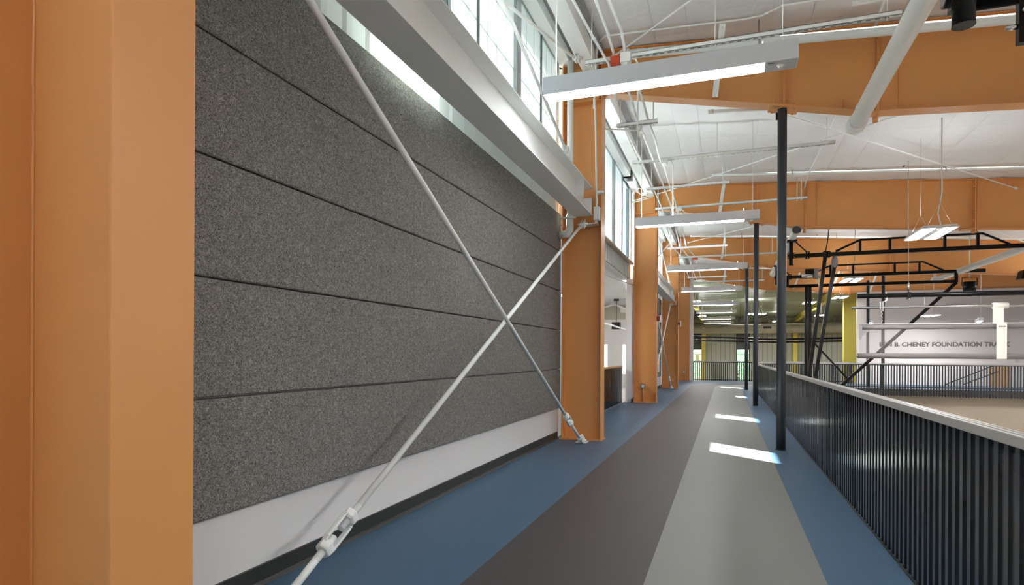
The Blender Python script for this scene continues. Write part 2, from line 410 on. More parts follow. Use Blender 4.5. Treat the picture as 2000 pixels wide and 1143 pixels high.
for yi in range(len(YB)-1):
    for xi in range(len(XB)-1):
        x0, x1, y0, y1 = XB[xi]+.002, XB[xi+1]-.002, YB[yi]+.002, YB[yi+1]-.002
        sag = .028 if x1-x0 > .8 else .02
        seen = 7.5 < y1 and y0 < 26.3 and x0 < 10.5 and (x0 < .35*y0+2)
        if not seen: pillow(rest, x0, x1, y0, y1, sag); continue
        if xi not in pm:
            b = MB(); pillow(b, x0, x1, -.784, .784, sag); pm[xi] = (b.data('insulation_panel', CEIL, ((x0+x1)/2, 0, roof((x0+x1)/2))))
        inst(None, 'insulation_panel', pm[xi], ceiling, ((x0+x1)/2, (y0+y1)/2, roof((x0+x1)/2)))
rs = rest.build('insulation_sheet', CEIL, ceiling); rs['kind'] = 'stuff'

# ---- big hall around the void
w = MB(); w.box(20, -8.2, -4.6, 20.2, 35, 6.0); struct('wall_right', w, WALLW)
w = MB(); w.box(-2.9, -8.4, -4.6, 20.2, -8.2, 6.6); struct('wall_back', w, WALLW)
w = MB(); w.box(1.9, 30.3, -4.6, 20, 30.5, -.28); w.box(.9, -8.2, -4.6, 1.02, 30.3, -.28); struct('wall_lower', w, TANW)
w = MB(); w.box(.9, -8.2, -4.7, 20, 30.5, -4.6); struct('floor', w, mat('maple_floor', srgb(204, 198, 188), .35, vary=(3, .1)))
w = MB(); w.box(6.2, 34.4, 0, 20, 34.62, 4.62); wall_far = struct('wall_far', w, GREYW)
# lettering on the far wall
def text(body, x0, x1, y, z0, z1, m, name, parent):
    cu = bpy.data.curves.new(name, 'FONT'); cu.body = body; cu.size = 1; cu.extrude = 0; cu.offset = .018
    t = bpy.data.objects.new('tmp', cu); COL.objects.link(t)
    dg = bpy.context.evaluated_depsgraph_get(); me = bpy.data.meshes.new_from_object(t.evaluated_get(dg)); bpy.data.objects.remove(t)
    xs = [v.co.x for v in me.vertices]; ys = [v.co.y for v in me.vertices]; L = MB()
    sx = (x1-x0)/(max(xs)-min(xs)); sz = (z1-z0)/(max(ys)-min(ys))
    p = wloc(parent)
    for v in me.vertices: v.co = (x0+(v.co.x-min(xs))*sx-p.x, y-p.y, z0+(v.co.y-min(ys))*sz-p.z)
    vs_ = [v.co.copy() for v in me.vertices]; fs_ = [tuple(f.vertices) for f in me.polygons]; nv = len(vs_)
    allv = [(c.x+dx, c.y, c.z+dz) for dx, dz in ((-.007, 0), (.007, 0), (0, -.003), (0, .003)) for c in vs_]      # heavier strokes
    me = bpy.data.meshes.new(name); me.from_pydata(allv, [], [tuple(i+k*nv for i in f) for k in range(4) for f in fs_]); me.update()
    me.materials.append(m); o = link_mesh(name, me, parent, p)
    sd = o.modifiers.new('thickness', 'SOLIDIFY'); sd.thickness = .012
    return o
text('BEN B. CHENEY FOUNDATION TRACK', 7.19, 12.52, 34.39, 1.868, 2.085, LETTER, 'lettering', wall_far)['label'] = 'dark grey capital letters reading BEN B. CHENEY FOUNDATION TRACK'
one('switch_plate', MB().box(12.7, 34.375, 1.13, 12.83, 34.4, 1.31), ENDGREY, 'small grey switch plate low on the lettered wall', 'switch plate')
# ---- gym beyond the end of the track
gf = MB(); gf.box(-14, 35.2, -4.7, 24, 62.3, -4.6); struct('floor', gf, mat('gym_floor_wood', srgb(206, 184, 152), .35, vary=(3, .1)))
w = MB(); w.box(-14, 34.9, -4.6, 20, 35.2, -.02); struct('wall_lower', w, TANW)
w = MB(); w.box(-14.2, 35, -4.6, -14, 62.3, 6.5); struct('gym_wall', w, GYMW)
w = MB(); w.box(24, 35, -4.6, 24.2, 62.3, 6.5); struct('gym_wall', w, GYMW)
w = MB(); w.box(-14, 34.9, -.02, -2.9, 35.1, 6.5); struct('gym_wall', w, GYMW)
w = MB(); w.box(-2.9, 34.62, 5.9, 24, 34.9, 6.6); w.box(20, 34.62, -4.6, 24, 34.9, 5.9); struct('gym_wall', w, GYMW)
# far wall with three window holes
GW = [(-3.2, -2.2), (.9, 2.1)]
w = MB(); xs = [-14, -3.2, -2.2, .9, 2.1, 24]
for a, b in ((-14, -3.2), (-2.2, .9), (2.1, 24)):
    w.box(a, 62, -4.6, b, 62.3, 6.5)
for a, b in GW: w.box(a, 62, -4.6, b, 62.3, -1.3); w.box(a, 62, 3.5, b, 62.3, 6.5)
wg = struct('gym_wall', w, GYMW)
rb = MB(); x = -14
while x < 24:
    if not any(a-.05 < x < b+.05 for a, b in GW): rb.box(x, 61.96, -4.6, x+.06, 62.0, 4.9)
    x += .42
q = rb.build('rib', mat('gym_rib_shade', srgb(148, 152, 143), .5, vary=(3, .03)), wg); q['kind'] = 'stuff'  # ribs coloured darker to stand in for joint shadow
for i, (a, b) in enumerate(GW):
    r = thing('window_%d' % (6+i), ('narrow gym window with a green view beside the left yellow column', 'narrow gym window with a green view, right of the hanging lights')[i], 'window', ((a+b)/2, 62.1, -1.3))
    del r['category']; r['kind'] = 'structure'
    f = MB(); f.box(a, 62.02, -1.3, a+.07, 62.2, 3.5); f.box(b-.07, 62.02, -1.3, b, 62.2, 3.5); f.box(a, 62.02, 3.42, b, 62.2, 3.5); f.box(a, 62.02, -1.3, b, 62.2, -1.22)
    f.box(a, 62.06, 1.45, b, 62.12, 1.49); f.build('frame', BLACKM, r)
    MB().box(a+.05, 62.12, -1.25, b-.05, 62.13, 3.45).build('glass', GLASS, r)
    bl = MB(); bl.box(a+.06, 62.06, 1.95, b-.06, 62.08, 3.42); bl.build('blind', mat('grey_blind%d' % i, srgb(96, 104, 110), .7, vary=(4, .03)), r)
# gym ceiling deck with ribs running across
gc = MB(); poly = [(35.0, 6.4)]; y = 35.0
def gz(y): return 5.55-.022*(y-36)
poly = []
while y < 62:
    poly += [(y, gz(y)), (y+.22, gz(y)), (y+.26, gz(y)+.025), (y+.40, gz(y)+.025)]; y += .44
poly += [(62.2, gz(62.2)), (62.2, 6.9), (35.0, 6.9)]
gc.prism(poly, 'x', -14, 24); struct('ceiling', gc, GYMC)
# ---- side room seen through the open bay
w = MB(); w.box(-9, 9.6, 3.64, -2.95, 30, 3.72); struct('ceiling', w, mat('room_ceiling', srgb(214, 216, 214), .4, vary=(2, .04)))
w = MB(); w.box(-9, 9.6, -.3, -2.86, 30, 0); struct('floor', w, mat('room_floor', srgb(176, 172, 166), .4, vary=(2, .04)))
w = MB(); w.box(-9.2, 9.6, 0, -9, 30, 3.7); w.box(-9, 9.5, 0, -2.9, 9.7, 3.7)
wr = struct('room_wall', w, WALLW)
w = MB(); ws = [(-5.13, -5.0), (-4.4, -4.12)]
w.box(-9, 27, 0, -5.35, 27.2, 2.98); w.box(-5.03, 27, 0, -4.39, 27.2, 2.98); w.box(-4.13, 27, 0, -2.7, 27.2, 2.98)
for a, b in ((-5.35, -5.03), (-4.39, -4.13)): w.box(a, 27, 0, b, 27.2, .55); w.box(a, 27, 1.87, b, 27.2, 2.98)
struct('room_wall', w, WALLW)
w = MB(); w.box(-9, 27, 2.98, -2.7, 27.2, 3.66); struct('room_wall', w, mat('beige_band', srgb(186, 182, 166), .6, vary=(2, .03)))
for i, (a, b) in enumerate(((-5.35, -5.03), (-4.39, -4.13))):
    r = thing('window_%d' % (8+i), ('bright frosted window of the side room, the one half hidden by the nearer column', 'bright frosted window of the side room beside its white end wall')[i], 'window', ((a+b)/2, 27.1, .55)); del r['category']; r['kind'] = 'structure'
    MB().box(a+.01, 27.08, .56, b-.01, 27.1, 1.86).build('pane', emit('daylight_glow_glass%d' % i, (1, 1, 1, 1), 1.6), r)  # pane emits its own white in place of daylight
    f = MB(); f.box(a, 27.05, .55, a+.02, 27.15, 1.87); f.box(b-.02, 27.05, .55, b, 27.15, 1.87); f.build('frame', WALLW, r)
w = MB(); w.box(-2.78, 17.84, 0, -2.62, 18.08, 3.63); w.box(-2.86, 9.98, 0, -2.7, 10.15, 3.63); struct('jamb', w, WALLW)['kind'] = 'structure'
w = MB(); w.box(-2.2, 34.64, 0, -1.72, 34.78, 5.6); struct('jamb', w, WALLW)['kind'] = 'structure'
# ---- outdoors
w = MB(); w.box(-90, -60, -4.9, 90, 140, -4.75); struct('ground', w, GRASS)
def tree(x, y, h, r, lab):
    t = thing('tree', lab, 'tree', (x, y, -4.75))
    MB().tube([(x, y, -4.75), (x+.1, y, -3), (x, y, -4.75+h*.6)], .2, 8, radii=[.28, .2, .1]).build('trunk', TRUNKM, t)
    b = MB(); rnd = random.Random(x*7+y)
    for k in range(3200):
        u = Vector((rnd.gauss(0, 1), rnd.gauss(0, 1), rnd.gauss(0, 1))).normalized()*r*(rnd.random()**.4)
        c = Vector((x, y, -4.75+h*.62))+Vector((u.x, u.y, u.z*1.25)); s = rnd.uniform(.07, .19)
        a = Vector((rnd.uniform(-1, 1), rnd.uniform(-1, 1), rnd.uniform(-1, 1))).normalized(); e = a.orthogonal().normalized(); i = len(b.v)
        b.v += [tuple(c+a*s), tuple(c+e*s*.6), tuple(c-a*s), tuple(c-e*s*.6)]; b.face((i, i+1, i+2, i+3))
    o = b.build('foliage', TREEM, t); o['kind'] = 'stuff'
tree(-5.2, 70, 7.5, 2.6, 'green tree outside the gym window beside the left yellow column')
tree(1.2, 71, 8, 2.7, 'green tree outside the gym window right of the hanging lights')

# ================================================================== STEEL FRAMES
col_lab = ['orange steel column filling the left edge of the picture', 'orange steel column where the grey felt panelling ends',
           'orange steel column with a red and white alarm box on its side', 'third orange steel column along the wall, a small wall box on it',
           'farthest orange steel column, beside the opening to the gym']
def column(i):
    Y = FR[i]; t = thing('steel_column', col_lab[i], 'column', (-2.25, Y, 0))
    ztop = roof(-1.92)-.02
    MB().box(-2.56, Y-.006, 0, -1.93, Y+.006, ztop).build('web', ORANGE, t)
    hw = .165 if i == 0 else .15
    bevel(MB().box(-1.934, Y-hw, 0, -1.92, Y+hw, ztop).build('inner_flange', ORANGE, t), .003)
    bevel(MB().box(-2.574, Y-hw-.02, 0, -2.56, Y+hw+.02, ztop+.03).build('outer_flange', ORANGE, t), .003)
    wd = MB(); n = 40
    wd.tube([(-2.558, Y-.009+.0015*math.sin(k*2.3), .05+k*(ztop-.1)/n) for k in range(n+1)], .007, 6); wd.build('weld_bead', ORANGE, t)
    MB().box(-2.60, Y-.19, 0, -1.9, Y+.19, .014).build('base_plate', ORANGE, t)
    if i:
        st = MB(); st.box(-2.56, Y-.13, 5.56, -1.93, Y+.13, 5.575); st.box(-1.99, Y-.1, 5.575, -1.978, Y+.1, ztop); st.build('stiffener', ORANGE, t)
    return t
for i in range(5): column(i)
gir_lab = ['orange roof girder over the nearest column, above the picture', 'nearest orange roof girder, crossing the top right of the picture', 'second orange roof girder from the camera',
           'third orange roof girder from the camera', 'farthest orange roof girder, over the lettered wall and gym opening']
def girder(i):
    Y = FR[i]; t = thing('roof_girder', gir_lab[i], 'girder', (5, Y, beam_z(5)))
    XS = [-1.92, 1.93, 20]
    wb = MB(); wb.prism([(x, beam_z(x)+.01) for x in XS]+[(20, roof(20)-.02), (-1.92, roof(-1.92)-.02)], 'y', Y-.005, Y+.005); wb.build('web', ORANGE, t)
    bf = MB(); P = [(x, beam_z(x)) for x in XS]; bf.prism(P+[(x, z+.016) for x, z in P[::-1]], 'y', Y-.125, Y+.125); bevel(bf.build('bottom_flange', ORANGE, t), .003)
    tf = MB(); tf.prism([(-1.92, roof(-1.92)-.035), (20, roof(20)-.035), (20, roof(20)-.018), (-1.92, roof(-1.92)-.018)], 'y', Y-.125, Y+.125); tf.build('top_flange', ORANGE, t)
    for x in (.79, 2.28, 10.2):
        s = MB(); s.box(x-.012, Y-.115, beam_z(x)+.016, x+.006, Y+.115, roof(x)-.035)
        if x == 2.28: s = MB(); s.box(x-.008, Y-.03, beam_z(x)+.016, x+.008, Y-.005, roof(x)-.035)
        s.build('stiffener', ORANGE, t)
    dp = MB(); dp.tube([(2.02, Y-.06, roof(2)-.04), (2.01, Y-.06, beam_z(2)+.05), (1.98, Y-.06, beam_z(2)-.12)], .028, 8); dp.tube([(1.98, Y-.06, beam_z(2)-.06), (1.98, Y-.06, beam_z(2)-.14)], .036, 8); dp.build('conduit', ORANGE, t)
    for x in (5.85,):
        s = MB(); s.box(x-.035, Y-.13, beam_z(x)-.09, x-.005, Y+.13, roof(x)-.03); s.box(x+.005, Y-.13, beam_z(x)-.09, x+.035, Y+.13, roof(x)-.03)
        s.box(x-.3, Y-.115, beam_z(x)-.02, x+.3, Y+.115, beam_z(x))
        q = s.build('splice_plate', ORANGE, t)
        bo = MB()
        for z in (beam_z(x)+.1, beam_z(x)+.2, beam_z(x)+.3, beam_z(x)+.4, beam_z(x)-.05, roof(x)-.2):
            bo.cyl((x-.075, Y-.09, z), (x-.035, Y-.09, z), .022, 6)
        bo.build('bolts', ORANGE, q)['kind'] = 'stuff'
    # plate on the head of the black post
    pl = MB(); a, b = beam_z(.58), beam_z(.98); pl.prism([(.58, a-.028), (.98, b-.028), (.98, b), (.58, a)], 'y', Y-.15, Y+.15)
    q = pl.build('cap_plate', ORANGE, t); bo = MB()
    for x in (.64, .92):
        for yy in (-.1, .1): bo.cyl((x, Y+yy, beam_z(x)-.055), (x, Y+yy, beam_z(x)+.05), .02, 6)
    bo.build('bolts', ORANGE, q)['kind'] = 'stuff'
    for x in (-.15, 1.6):
        MB().box(x-.03, Y-.12, beam_z(x)+.016, x-.02, Y+.0, beam_z(x)+.16).build('clip', ORANGE, t)
for i in range(5): girder(i)
post_lab = ['nearest black round post, standing on the track edge', 'second black round post along the track edge', 'third black round post along the track edge', 'farthest black round post of the track edge row']
for i in (1, 2, 3, 4):
    Y = FR[i]-.06; x = .77; zt = beam_z(x)-.03; t = thing('round_post', post_lab[i-1], 'post', (x, Y, 0)) if i < 4 else None
    if i == 4: continue
    MB().cyl((x, Y, 0), (x, Y, zt), .066, 24).build('shaft', POSTM, t)
    MB().cyl((x, Y, zt-.012), (x, Y, zt), .085, 20).build('cap', ORANGE, t)
    MB().cyl((x, Y, 0), (x, Y, .012), .075, 20).build('base', POSTM, t)
    if i == 1: MB().box(x-.09, Y-.02, zt-.16, x-.066, Y+.02, zt-.06).build('clip', BLACKM, t)
one('round_post', MB().cyl((6.43, 30.15, -4.6), (6.43, 30.15, roof(6.43)-.02), .066, 16), POSTM, 'dark grey round post behind the grey net, hiding the letter E', 'post')
one('round_post', MB().cyl((5.85, 30.15, -4.6), (5.85, 30.15, 4.72), .06, 16), POSTM, 'dark round post beside the left end of the net, in front of the lettered wall', 'post')

# white spandrel girders, eave girders and the bracing rods
def spandrel(i, lab):
    Ya, Yb = FR[i]+.02, FR[i+1]-.21; t = thing('spandrel_girder', lab, 'girder', (-2.2, (Ya+Yb)/2, 3.65))
    x0, x1, xm = -2.36, -2.05, -2.205
    bevel(MB().box(x0, Ya, 3.655, x1, Yb, 3.672).build('bottom_flange', WHITEST, t), .002)
    bevel(MB().box(x0, Ya, 4.09, x1, Yb+.02, 4.107).build('top_flange', WHITEST, t), .002)
    MB().box(xm-.006, Ya, 3.672, xm+.006, Yb, 4.09).build('web', WHITEST, t)
    for yy, za, zb in ((Yb-.62, 3.83, 4.09), (Yb-.05, 3.672, 3.93)):
        MB().box(xm+.006, yy, za, x1-.01, yy+.012, zb).build('stiffener', WHITEST, t)
    e = MB(); e.box(-2.3, Yb-.02, 3.52, -1.98, Yb+.2, 3.535); e.box(-2.02, Yb+.02, 3.535, -1.99, Yb+.19, 3.7); e.build('seat_plate', WHITEST, t)
spandrel(0, 'white wide flange girder running above the grey felt panelling in the nearest bay'); spandrel(2, 'far white wide flange girder between the second and third orange columns')
eave_lab = ['white boxed eave girder nearest the camera, over the bracing rods', 'white boxed eave girder above the open bay', 'third white boxed eave girder from the camera', 'farthest white boxed eave girder']
for i in range(4):
    Ya, Yb = FR[i]+.02, FR[i+1]-.08
    b = MB(); b.prism([(-2.24, 6.04), (-2.0, 6.04), (-2.0, roof(-2.0)-.03), (-2.24, roof(-2.24)-.03)], 'y', Ya, Yb)
    t = thing('eave_girder', eave_lab[i], 'girder', (-2.12, (Ya+Yb)/2, 6.04))
    bevel(b.build('box_section', WHITEST, t), .006)
    ch = MB(); ch.box(-2.0, Ya, roof(-1.9)-.1, -1.9, Yb, roof(-1.9)-.02); ch.build('edge_angle', mat('grey_angle%d' % i, srgb(150, 152, 150), .5, vary=(3, .03)), t)
    tp = MB(); tp.box(-2.62, Ya, 6.2, -2.44, Yb, 6.36); tp.build('head_trim', WHITEST, t)
def turnbuckle(p, d, t, r=.022):
    """forged body with two side bars, a nut block at each end"""
    p = Vector(p); d = Vector(d).normalized(); L = .27
    side = d.cross(Vector((1, 0, 0))).normalized(); nrm = Vector((1, 0, 0))
    for q in (-1, 1):
        e = MB(); c = p+d*(q*L*.5); n = 6; i = 0
        for k, (w, off) in enumerate(((.044, -.034), (.060, -.022), (.060, .022), (.050, .036))):
            for a in range(n):
                t_ = 2*PI*a/n; e.v.append(tuple(c+d*off*q+side*(w*math.cos(t_))+nrm*(w*.82*math.sin(t_))))
        for k in range(3):
            for a in range(n): e.face((k*n+a, k*n+(a+1) % n, k*n+n+(a+1) % n, k*n+n+a))
        e.face(tuple(range(n))[::-1]); e.face(tuple(range(3*n, 4*n)))
        bevel(e.build('turnbuckle_nut', WHITEST, t), .004, 2)
        b = MB(); pts = [p+side*q*.046-d*L*.47, p+side*q*.056-d*L*.36, p+side*q*.056+d*L*.36, p+side*q*.046+d*L*.47]
        for u, v in zip(pts[:-1], pts[1:]): b.obox(u, v, .036, .019, side)
        bevel(b.build('turnbuckle_bar', WHITEST, t), .006, 3)
def rod(a, b, tb, lab, r=.0225, clev=True, group=None):
    a, b = Vector(a), Vector(b); d = (b-a).normalized()
    t = thing('bracing_rod', lab, 'bracing rod', tuple(a), group)
    if tb is None: MB().cyl(a, b, r, 14).build('rod', WHITEST, t)
    else:
        p = a+d*tb
        MB().cyl(a, p-d*.045, r, 14).build('rod', WHITEST, t); MB().cyl(p+d*.03, b, r, 14).build('rod', WHITEST, t)
        th = MB()
        for s0 in (-1, 1):
            for k in range(9): th.cyl(p+d*s0*(.165+.009*k), p+d*s0*(.170+.009*k), r*1.05, 14)
        th.build('thread', WHITEST, t)['kind'] = 'stuff'
        turnbuckle(p, d, t)
    if clev:
        for q, s in ((a, 1), (b, -1)):
            c = MB(); c.obox(q-d*.05*s, q+d*.09*s, .014, .11, Vector((1, 0, 0)).cross(d)); c.obox(q-d*.05*s+Vector((.045, 0, 0)), q+d*.09*s+Vector((.045, 0, 0)), .014, .11, Vector((1, 0, 0)).cross(d))
            c.cyl(q+Vector((-.04, 0, 0)), q+Vector((.09, 0, 0)), .02, 10); c.cyl(q+d*.06*s, q+d*.13*s, .038, 12)
            c.build('clevis', WHITEST, t)
def braces(i, near):
    Y = FR[i]-1.6
    L = (('near white bracing rod falling from the upper left to the foot of the column', 'white bracing rod rising from the lower left with a large turnbuckle',
          'upper white bracing rod falling toward the column in front of the nearest clerestory window', 'upper white bracing rod rising toward the column in front of the nearest clerestory window') if near else
         ('far white bracing rod falling to the foot of the third column', 'far white bracing rod rising to the girder at the third column',
          'far upper white bracing rod falling toward the third column', 'far upper white bracing rod rising toward the third column'))
    rod((-2.165, Y+2.3, 3.56), (-2.165, Y+9.36, .045), 6.98 if near else 7.0, L[0])
    rod((-2.22, Y+2.55, .045), (-2.22, Y+9.62, 3.53), .61, L[1])
    rod((-2.17, Y+2.3, 5.98), (-2.17, Y+9.1, 4.12), 6.4, L[2], .02)
    rod((-2.23, Y+2.3, 4.12), (-2.23, Y+9.2, 6.02), None, L[3], .02)
braces(0, True); braces(2, False)
# foot plates of the falling rods
for i, lab in ((0, 'white anchor plate at the foot of the near bracing rod'), (2, 'white anchor plate at the foot of the far bracing rod')):
    Y = FR[i]+7.76; b = MB(); b.box(-2.25, Y-.02, 0, -2.08, Y+.2, .016); b.box(-2.185, Y, .016, -2.172, Y+.17, .12); one('anchor_plate', b, WHITEST, lab, 'anchor plate')

# ================================================================== FELT PANELLING
ZP = [.512, 1.158, 1.803, 2.453, 3.107, 3.724]
def felt(i, ycuts, lab):
    t = thing('felt_panelling', lab, 'acoustic panels', (-2.63, (ycuts[0]+ycuts[-1])/2, ZP[0])); shared = {}
    for a in range(len(ycuts)-1):
        for r in range(5):
            y0, y1, z0, z1 = ycuts[a]+.0015, ycuts[a+1]-.0015, ZP[r]+(.006 if r else 0), ZP[r+1]-(.006 if r < 4 else 0)
            k = (round(y1-y0, 3), round(z1-z0, 3)); c = Vector((-2.63, (y0+y1)/2, (z0+z1)/2))
            if k not in shared:
                b = MB(); h, w_ = (z1-z0)/2, (y1-y0)/2; e = .007
                b.prism([(-.03, -h), (.03-e, -h), (.03, -h+e), (.03, h-e), (.03-e, h), (-.03, h)], 'y', -w_, w_); shared[k] = b.data('panel', FELT)
            inst(None, 'panel', shared[k], t, c)
felt(0, [2.07, 4.715, 7.36, 9.70], 'charcoal felt acoustic panels in five rows filling the nearest bay')
felt(2, [18.5, 21.1, 23.75, 26.2], 'charcoal felt acoustic panels in the far bay behind the second column')
for yy in (0,):
    one('wall_cabinet', MB().box(-2.6, 23.75, .75, -2.46, 24.1, 1.45), PLASTICW, 'narrow white cabinet on the far felt panels beside the bracing rods', 'cabinet')

# ================================================================== RAILINGS
bar_me = None
def railing(path, lab, cap_in=.025, cap_out=.055, zb=-.31, step=.103, mkbar=True, cat='railing'):
    """path: list of (x,y) along the rail; outer side is to the right of travel"""
    mid = path[len(path)//2]; t = thing('guard_rail', lab, cat, (mid[0], mid[1], 0))
    # resample
    pts = [Vector((p[0], p[1], 0)) for p in path]; cum = [0]
    for k in range(1, len(pts)): cum.append(cum[-1]+(pts[k]-pts[k-1]).length)
    def at(s):
        for k in range(1, len(pts)):
            if s <= cum[k] or k == len(pts)-1:
                d = (pts[k]-pts[k-1]).normalized(); return pts[k-1]+d*(s-cum[k-1]), d
    def ribbon(lo, hi, z0, z1, name, m):
        b = MB(); n = len(pts); R = []
        for k in range(n):
            d0 = (pts[k]-pts[max(0, k-1)]); d1 = (pts[min(n-1, k+1)]-pts[k]); d = (d0.normalized()+d1.normalized()).normalized() if d0.length and d1.length else (d0+d1).normalized()
            R.append(Vector((d.y, -d.x, 0)))
        for k in range(n):
            for o_, z in ((lo, z0), (hi, z0), (hi, z1), (lo, z1)): b.v.append((pts[k].x+R[k].x*o_, pts[k].y+R[k].y*o_, z))
        for k in range(n-1):
            for j in range(4): b.face((4*k+j, 4*k+(j+1) % 4, 4*k+4+(j+1) % 4, 4*k+4+j))
        b.face((0, 1, 2, 3)); b.face(tuple(4*(n-1)+j for j in (3, 2, 1, 0)))
        return b.build(name, m, t)
    bevel(ribbon(-cap_in, cap_out, 1.038, 1.086, 'cap', CAPM), .004)
    ribbon(-cap_in+.02, -cap_in+.026, 1.086, 1.089, 'cap_ridge', CAPM); ribbon(cap_out-.026, cap_out-.02, 1.086, 1.089, 'cap_ridge', CAPM)
    ribbon(.012, .03, 1.0, 1.038, 'top_channel', BARM); ribbon(.042, .05, .05, .09, 'bottom_channel', BARM)
    L = cum[-1]; n = int(L/step); b0 = MB(); b0.box(0, -.021, zb, .04, .021, 1.038); me = b0.data('bar', BARM)
    for k in range(n+1):
        p, d = at(k*step); q = inst(None, 'bar', me, t, (p.x, p.y, 0)); q.rotation_euler = (0, 0, math.atan2(-d.x, d.y))
    return t
railing([(1.11, .3)]+[(1.11, 10), (1.11, 20), (1.11, 28.45)]+[(2.5-1.39*math.cos(PI/2*k/10), 28.45+1.39*math.sin(PI/2*k/10)) for k in range(1, 11)],
        'black barred guard rail with a grey cap along the right of the track')
railing([(2.56, 29.84), (8, 29.84), (15, 29.84)], 'far black barred guard rail across the void, below the lettered wall')
railing([(-1.7, 34.8), (1, 34.8), (6.1, 34.8)], 'black barred guard rail at the end of the track before the gym', zb=0)
railing([(-2.88, 17.7), (-2.88, 14), (-2.88, 10.2)], 'dark panelled guard rail with a wooden cap in the open bay by the second column', zb=0)
g = [o for o in bpy.data.objects if o.get('label', '').startswith('dark panelled')][0]
for c in g.children:
    if c.name.startswith('cap') and 'ridge' not in c.name: c.data.materials[0] = WOODM
MB().box(-2.93, 10.15, 0, -2.915, 17.7, 1.03).build('back_sheet', BARM, g)
one('baseboard_block', MB().box(-2.62, 17.74, 0, -2.6, 17.98, .11), BASEB, 'short black base at the white jamb before the second column', 'baseboard')

# ================================================================== LIGHTS OVER THE TRACK
def pendant(loc, label):
    x, y, z = loc     # z = top of the body; x = its left end
    t = thing('pendant_light', label, 'pendant light', loc, 'linear pendant lights over the track')
    b = MB(); L = 2.5
    b.prism([(-.11, 0), (.11, 0), (.11, -.185), (.1, -.185), (.1, -.165), (-.1, -.165), (-.1, -.185), (-.11, -.185)], 'x', .008, L-.008)
    b.v = [(v[0]+x, v[1]+y, v[2]+z) for v in b.v]; b.build('body', LIGHTB, t)
    e = MB(); e.box(x, y-.11, z-.187, x+.008, y+.11, z+.001); e.build('end_cap', LIGHTB, t)
    e = MB(); e.box(x+L-.008, y-.11, z-.187, x+L, y+.11, z+.001); e.build('end_cap', LIGHTB, t)
    MB().box(x+.012, y-.0995, z-.186, x+L-.29, y+.0995, z-.168).build('diffuser', DIFF, t)
    MB().box(x+.2, y-.05, z+.001, x+L-.3, y+.05, z+.004).build('fill_uplight', FILL_UPL, t)  # unseen upward strip added to brighten ceiling and girders
    sb = MB(); sb.box(x+L-.29, y-.0995, z-.185, x+L-.008, y+.0995, z-.167); q = sb.build('sensor_plate', ENDGREY, t)
    MB().cyl((x+L-.15, y, z-.196), (x+L-.15, y, z-.185), .03, 14, r2=.034).sphere((x+L-.15, y, z-.196), .026, 10, 6, .6).build('sensor', PLASTICW, q)
    MB().box(x+L-.26, y-.07, z-.1865, x+L-.2, y-.058, z-.185).build('marking', SHADE_MARK, q)
    for xx in (.12, L-.13):
        MB().cyl((x+xx, y, z), (x+xx, y, roof(x+xx)), .009 if xx < 1 else .003, 6).build('cable', WHITEST, t)
        MB().cyl((x+xx, y, z), (x+xx, y, z+.05), .011, 8).build('stem', WHITEST, t)
    MB().cyl((x+L-.3, y, z), (x+L-.3, y, z+.07), .013, 8).build('stem', WHITEST, t)
    return t
PL = ['nearest and largest linear pendant light over the track', 'second linear pendant light from the camera', 'third linear pendant light from the camera', 'fourth linear pendant light from the camera',
      'fifth linear pendant light, just past the gym opening', 'sixth linear pendant light, inside the gym', 'seventh linear pendant light, inside the gym', 'farthest and smallest linear pendant light in the gym']
YL = [6.31, 13.29, 20.65, 27.5, 34.98, 41.6, 49.2, 56.2]
p0 = pendant((-1.873, YL[0], 4.375), PL[0])
for k in range(1, 8):
    if k == 4: YL[k] = 35.25
    dup(p0, (-1.873, YL[k], 4.37), PL[k])
dup(p0, (-1.873, -.7, 4.37), 'added unseen linear pendant light behind the camera')  # unseen pendant continuing the row, added for its light
def high_bay(loc, label, top=None, strip=None):
    x, y, z = loc; strip = strip or HBL
    t = thing('high_bay_light', label, 'ceiling light', loc, 'high bay lights')
    b = MB(); b.prism([(-.31, 0), (.31, 0), (.27, .06), (-.27, .06)], 'y', 0, 1.3); b.v = [(v[0]+x, v[1]+y, v[2]+z) for v in b.v]; b.build('housing', LIGHTB, t)
    for s in (-1, 1):
        MB().box(x+s*.175-.1, y+.03, z-.003, x+s*.175+.1, y+1.27, z-.001).build('lamp_strip', strip, t)
    MB().cyl((x, y+.1, z-.02), (x, y+.1, z), .03, 10).build('sensor', PLASTICW, t)
    MB().box(x-.12, y+.25, z+.061, x+.12, y+1.15, z+.065).build('fill_uplight', FILL_GUP if strip is GYL else FILL_HUP, t)  # glowing strip added out of sight on top, lights the roof
    zr = top or roof(x)
    for yy in (.05, 1.25):
        c = MB(); m = (x, y+yy, z+.5); c.tube([(x-.2, y+yy, z+.06), m], .003, 5); c.tube([(x+.2, y+yy, z+.06), m], .003, 5); c.tube([m, (x, y+yy, zr)], .003, 5); c.build('wire', CHROME, t)
    MB().tube([(x+.02, y+.05, z+.06), (x-.02, y+.07, z+.3), (x+.04, y+.05, z+.7), (x+.03, y+.05, z+1.2), (x+.03, y+.05, zr)], .012, 6).build('cord', PLASTICW, t)
    return t
h0 = high_bay((3.85, 13.6, 3.86), 'large bright twin strip high bay light hanging left of the black truss at upper right')
dup(h0, (4.27, 24.2, 4.15), 'twin strip high bay light hanging over the second black truss')
for (x, y) in ((4.0, 3.2), (4.0, -6), (10.5, 3.2), (10.5, 13.6), (10.5, 24.2), (16, 13.6), (16, 24.2), (16, 2)):  # unseen lamps added over the void to light the hall
    dup(h0, (x, y, 3.9), 'added unseen high bay light over the void, %s the camera, in the %s row' % ('behind' if y < 0 else 'beside' if y < 9 else 'before' if y < 20 else 'far before', {4.0: 'first', 10.5: 'middle', 16: 'last'}[x]))
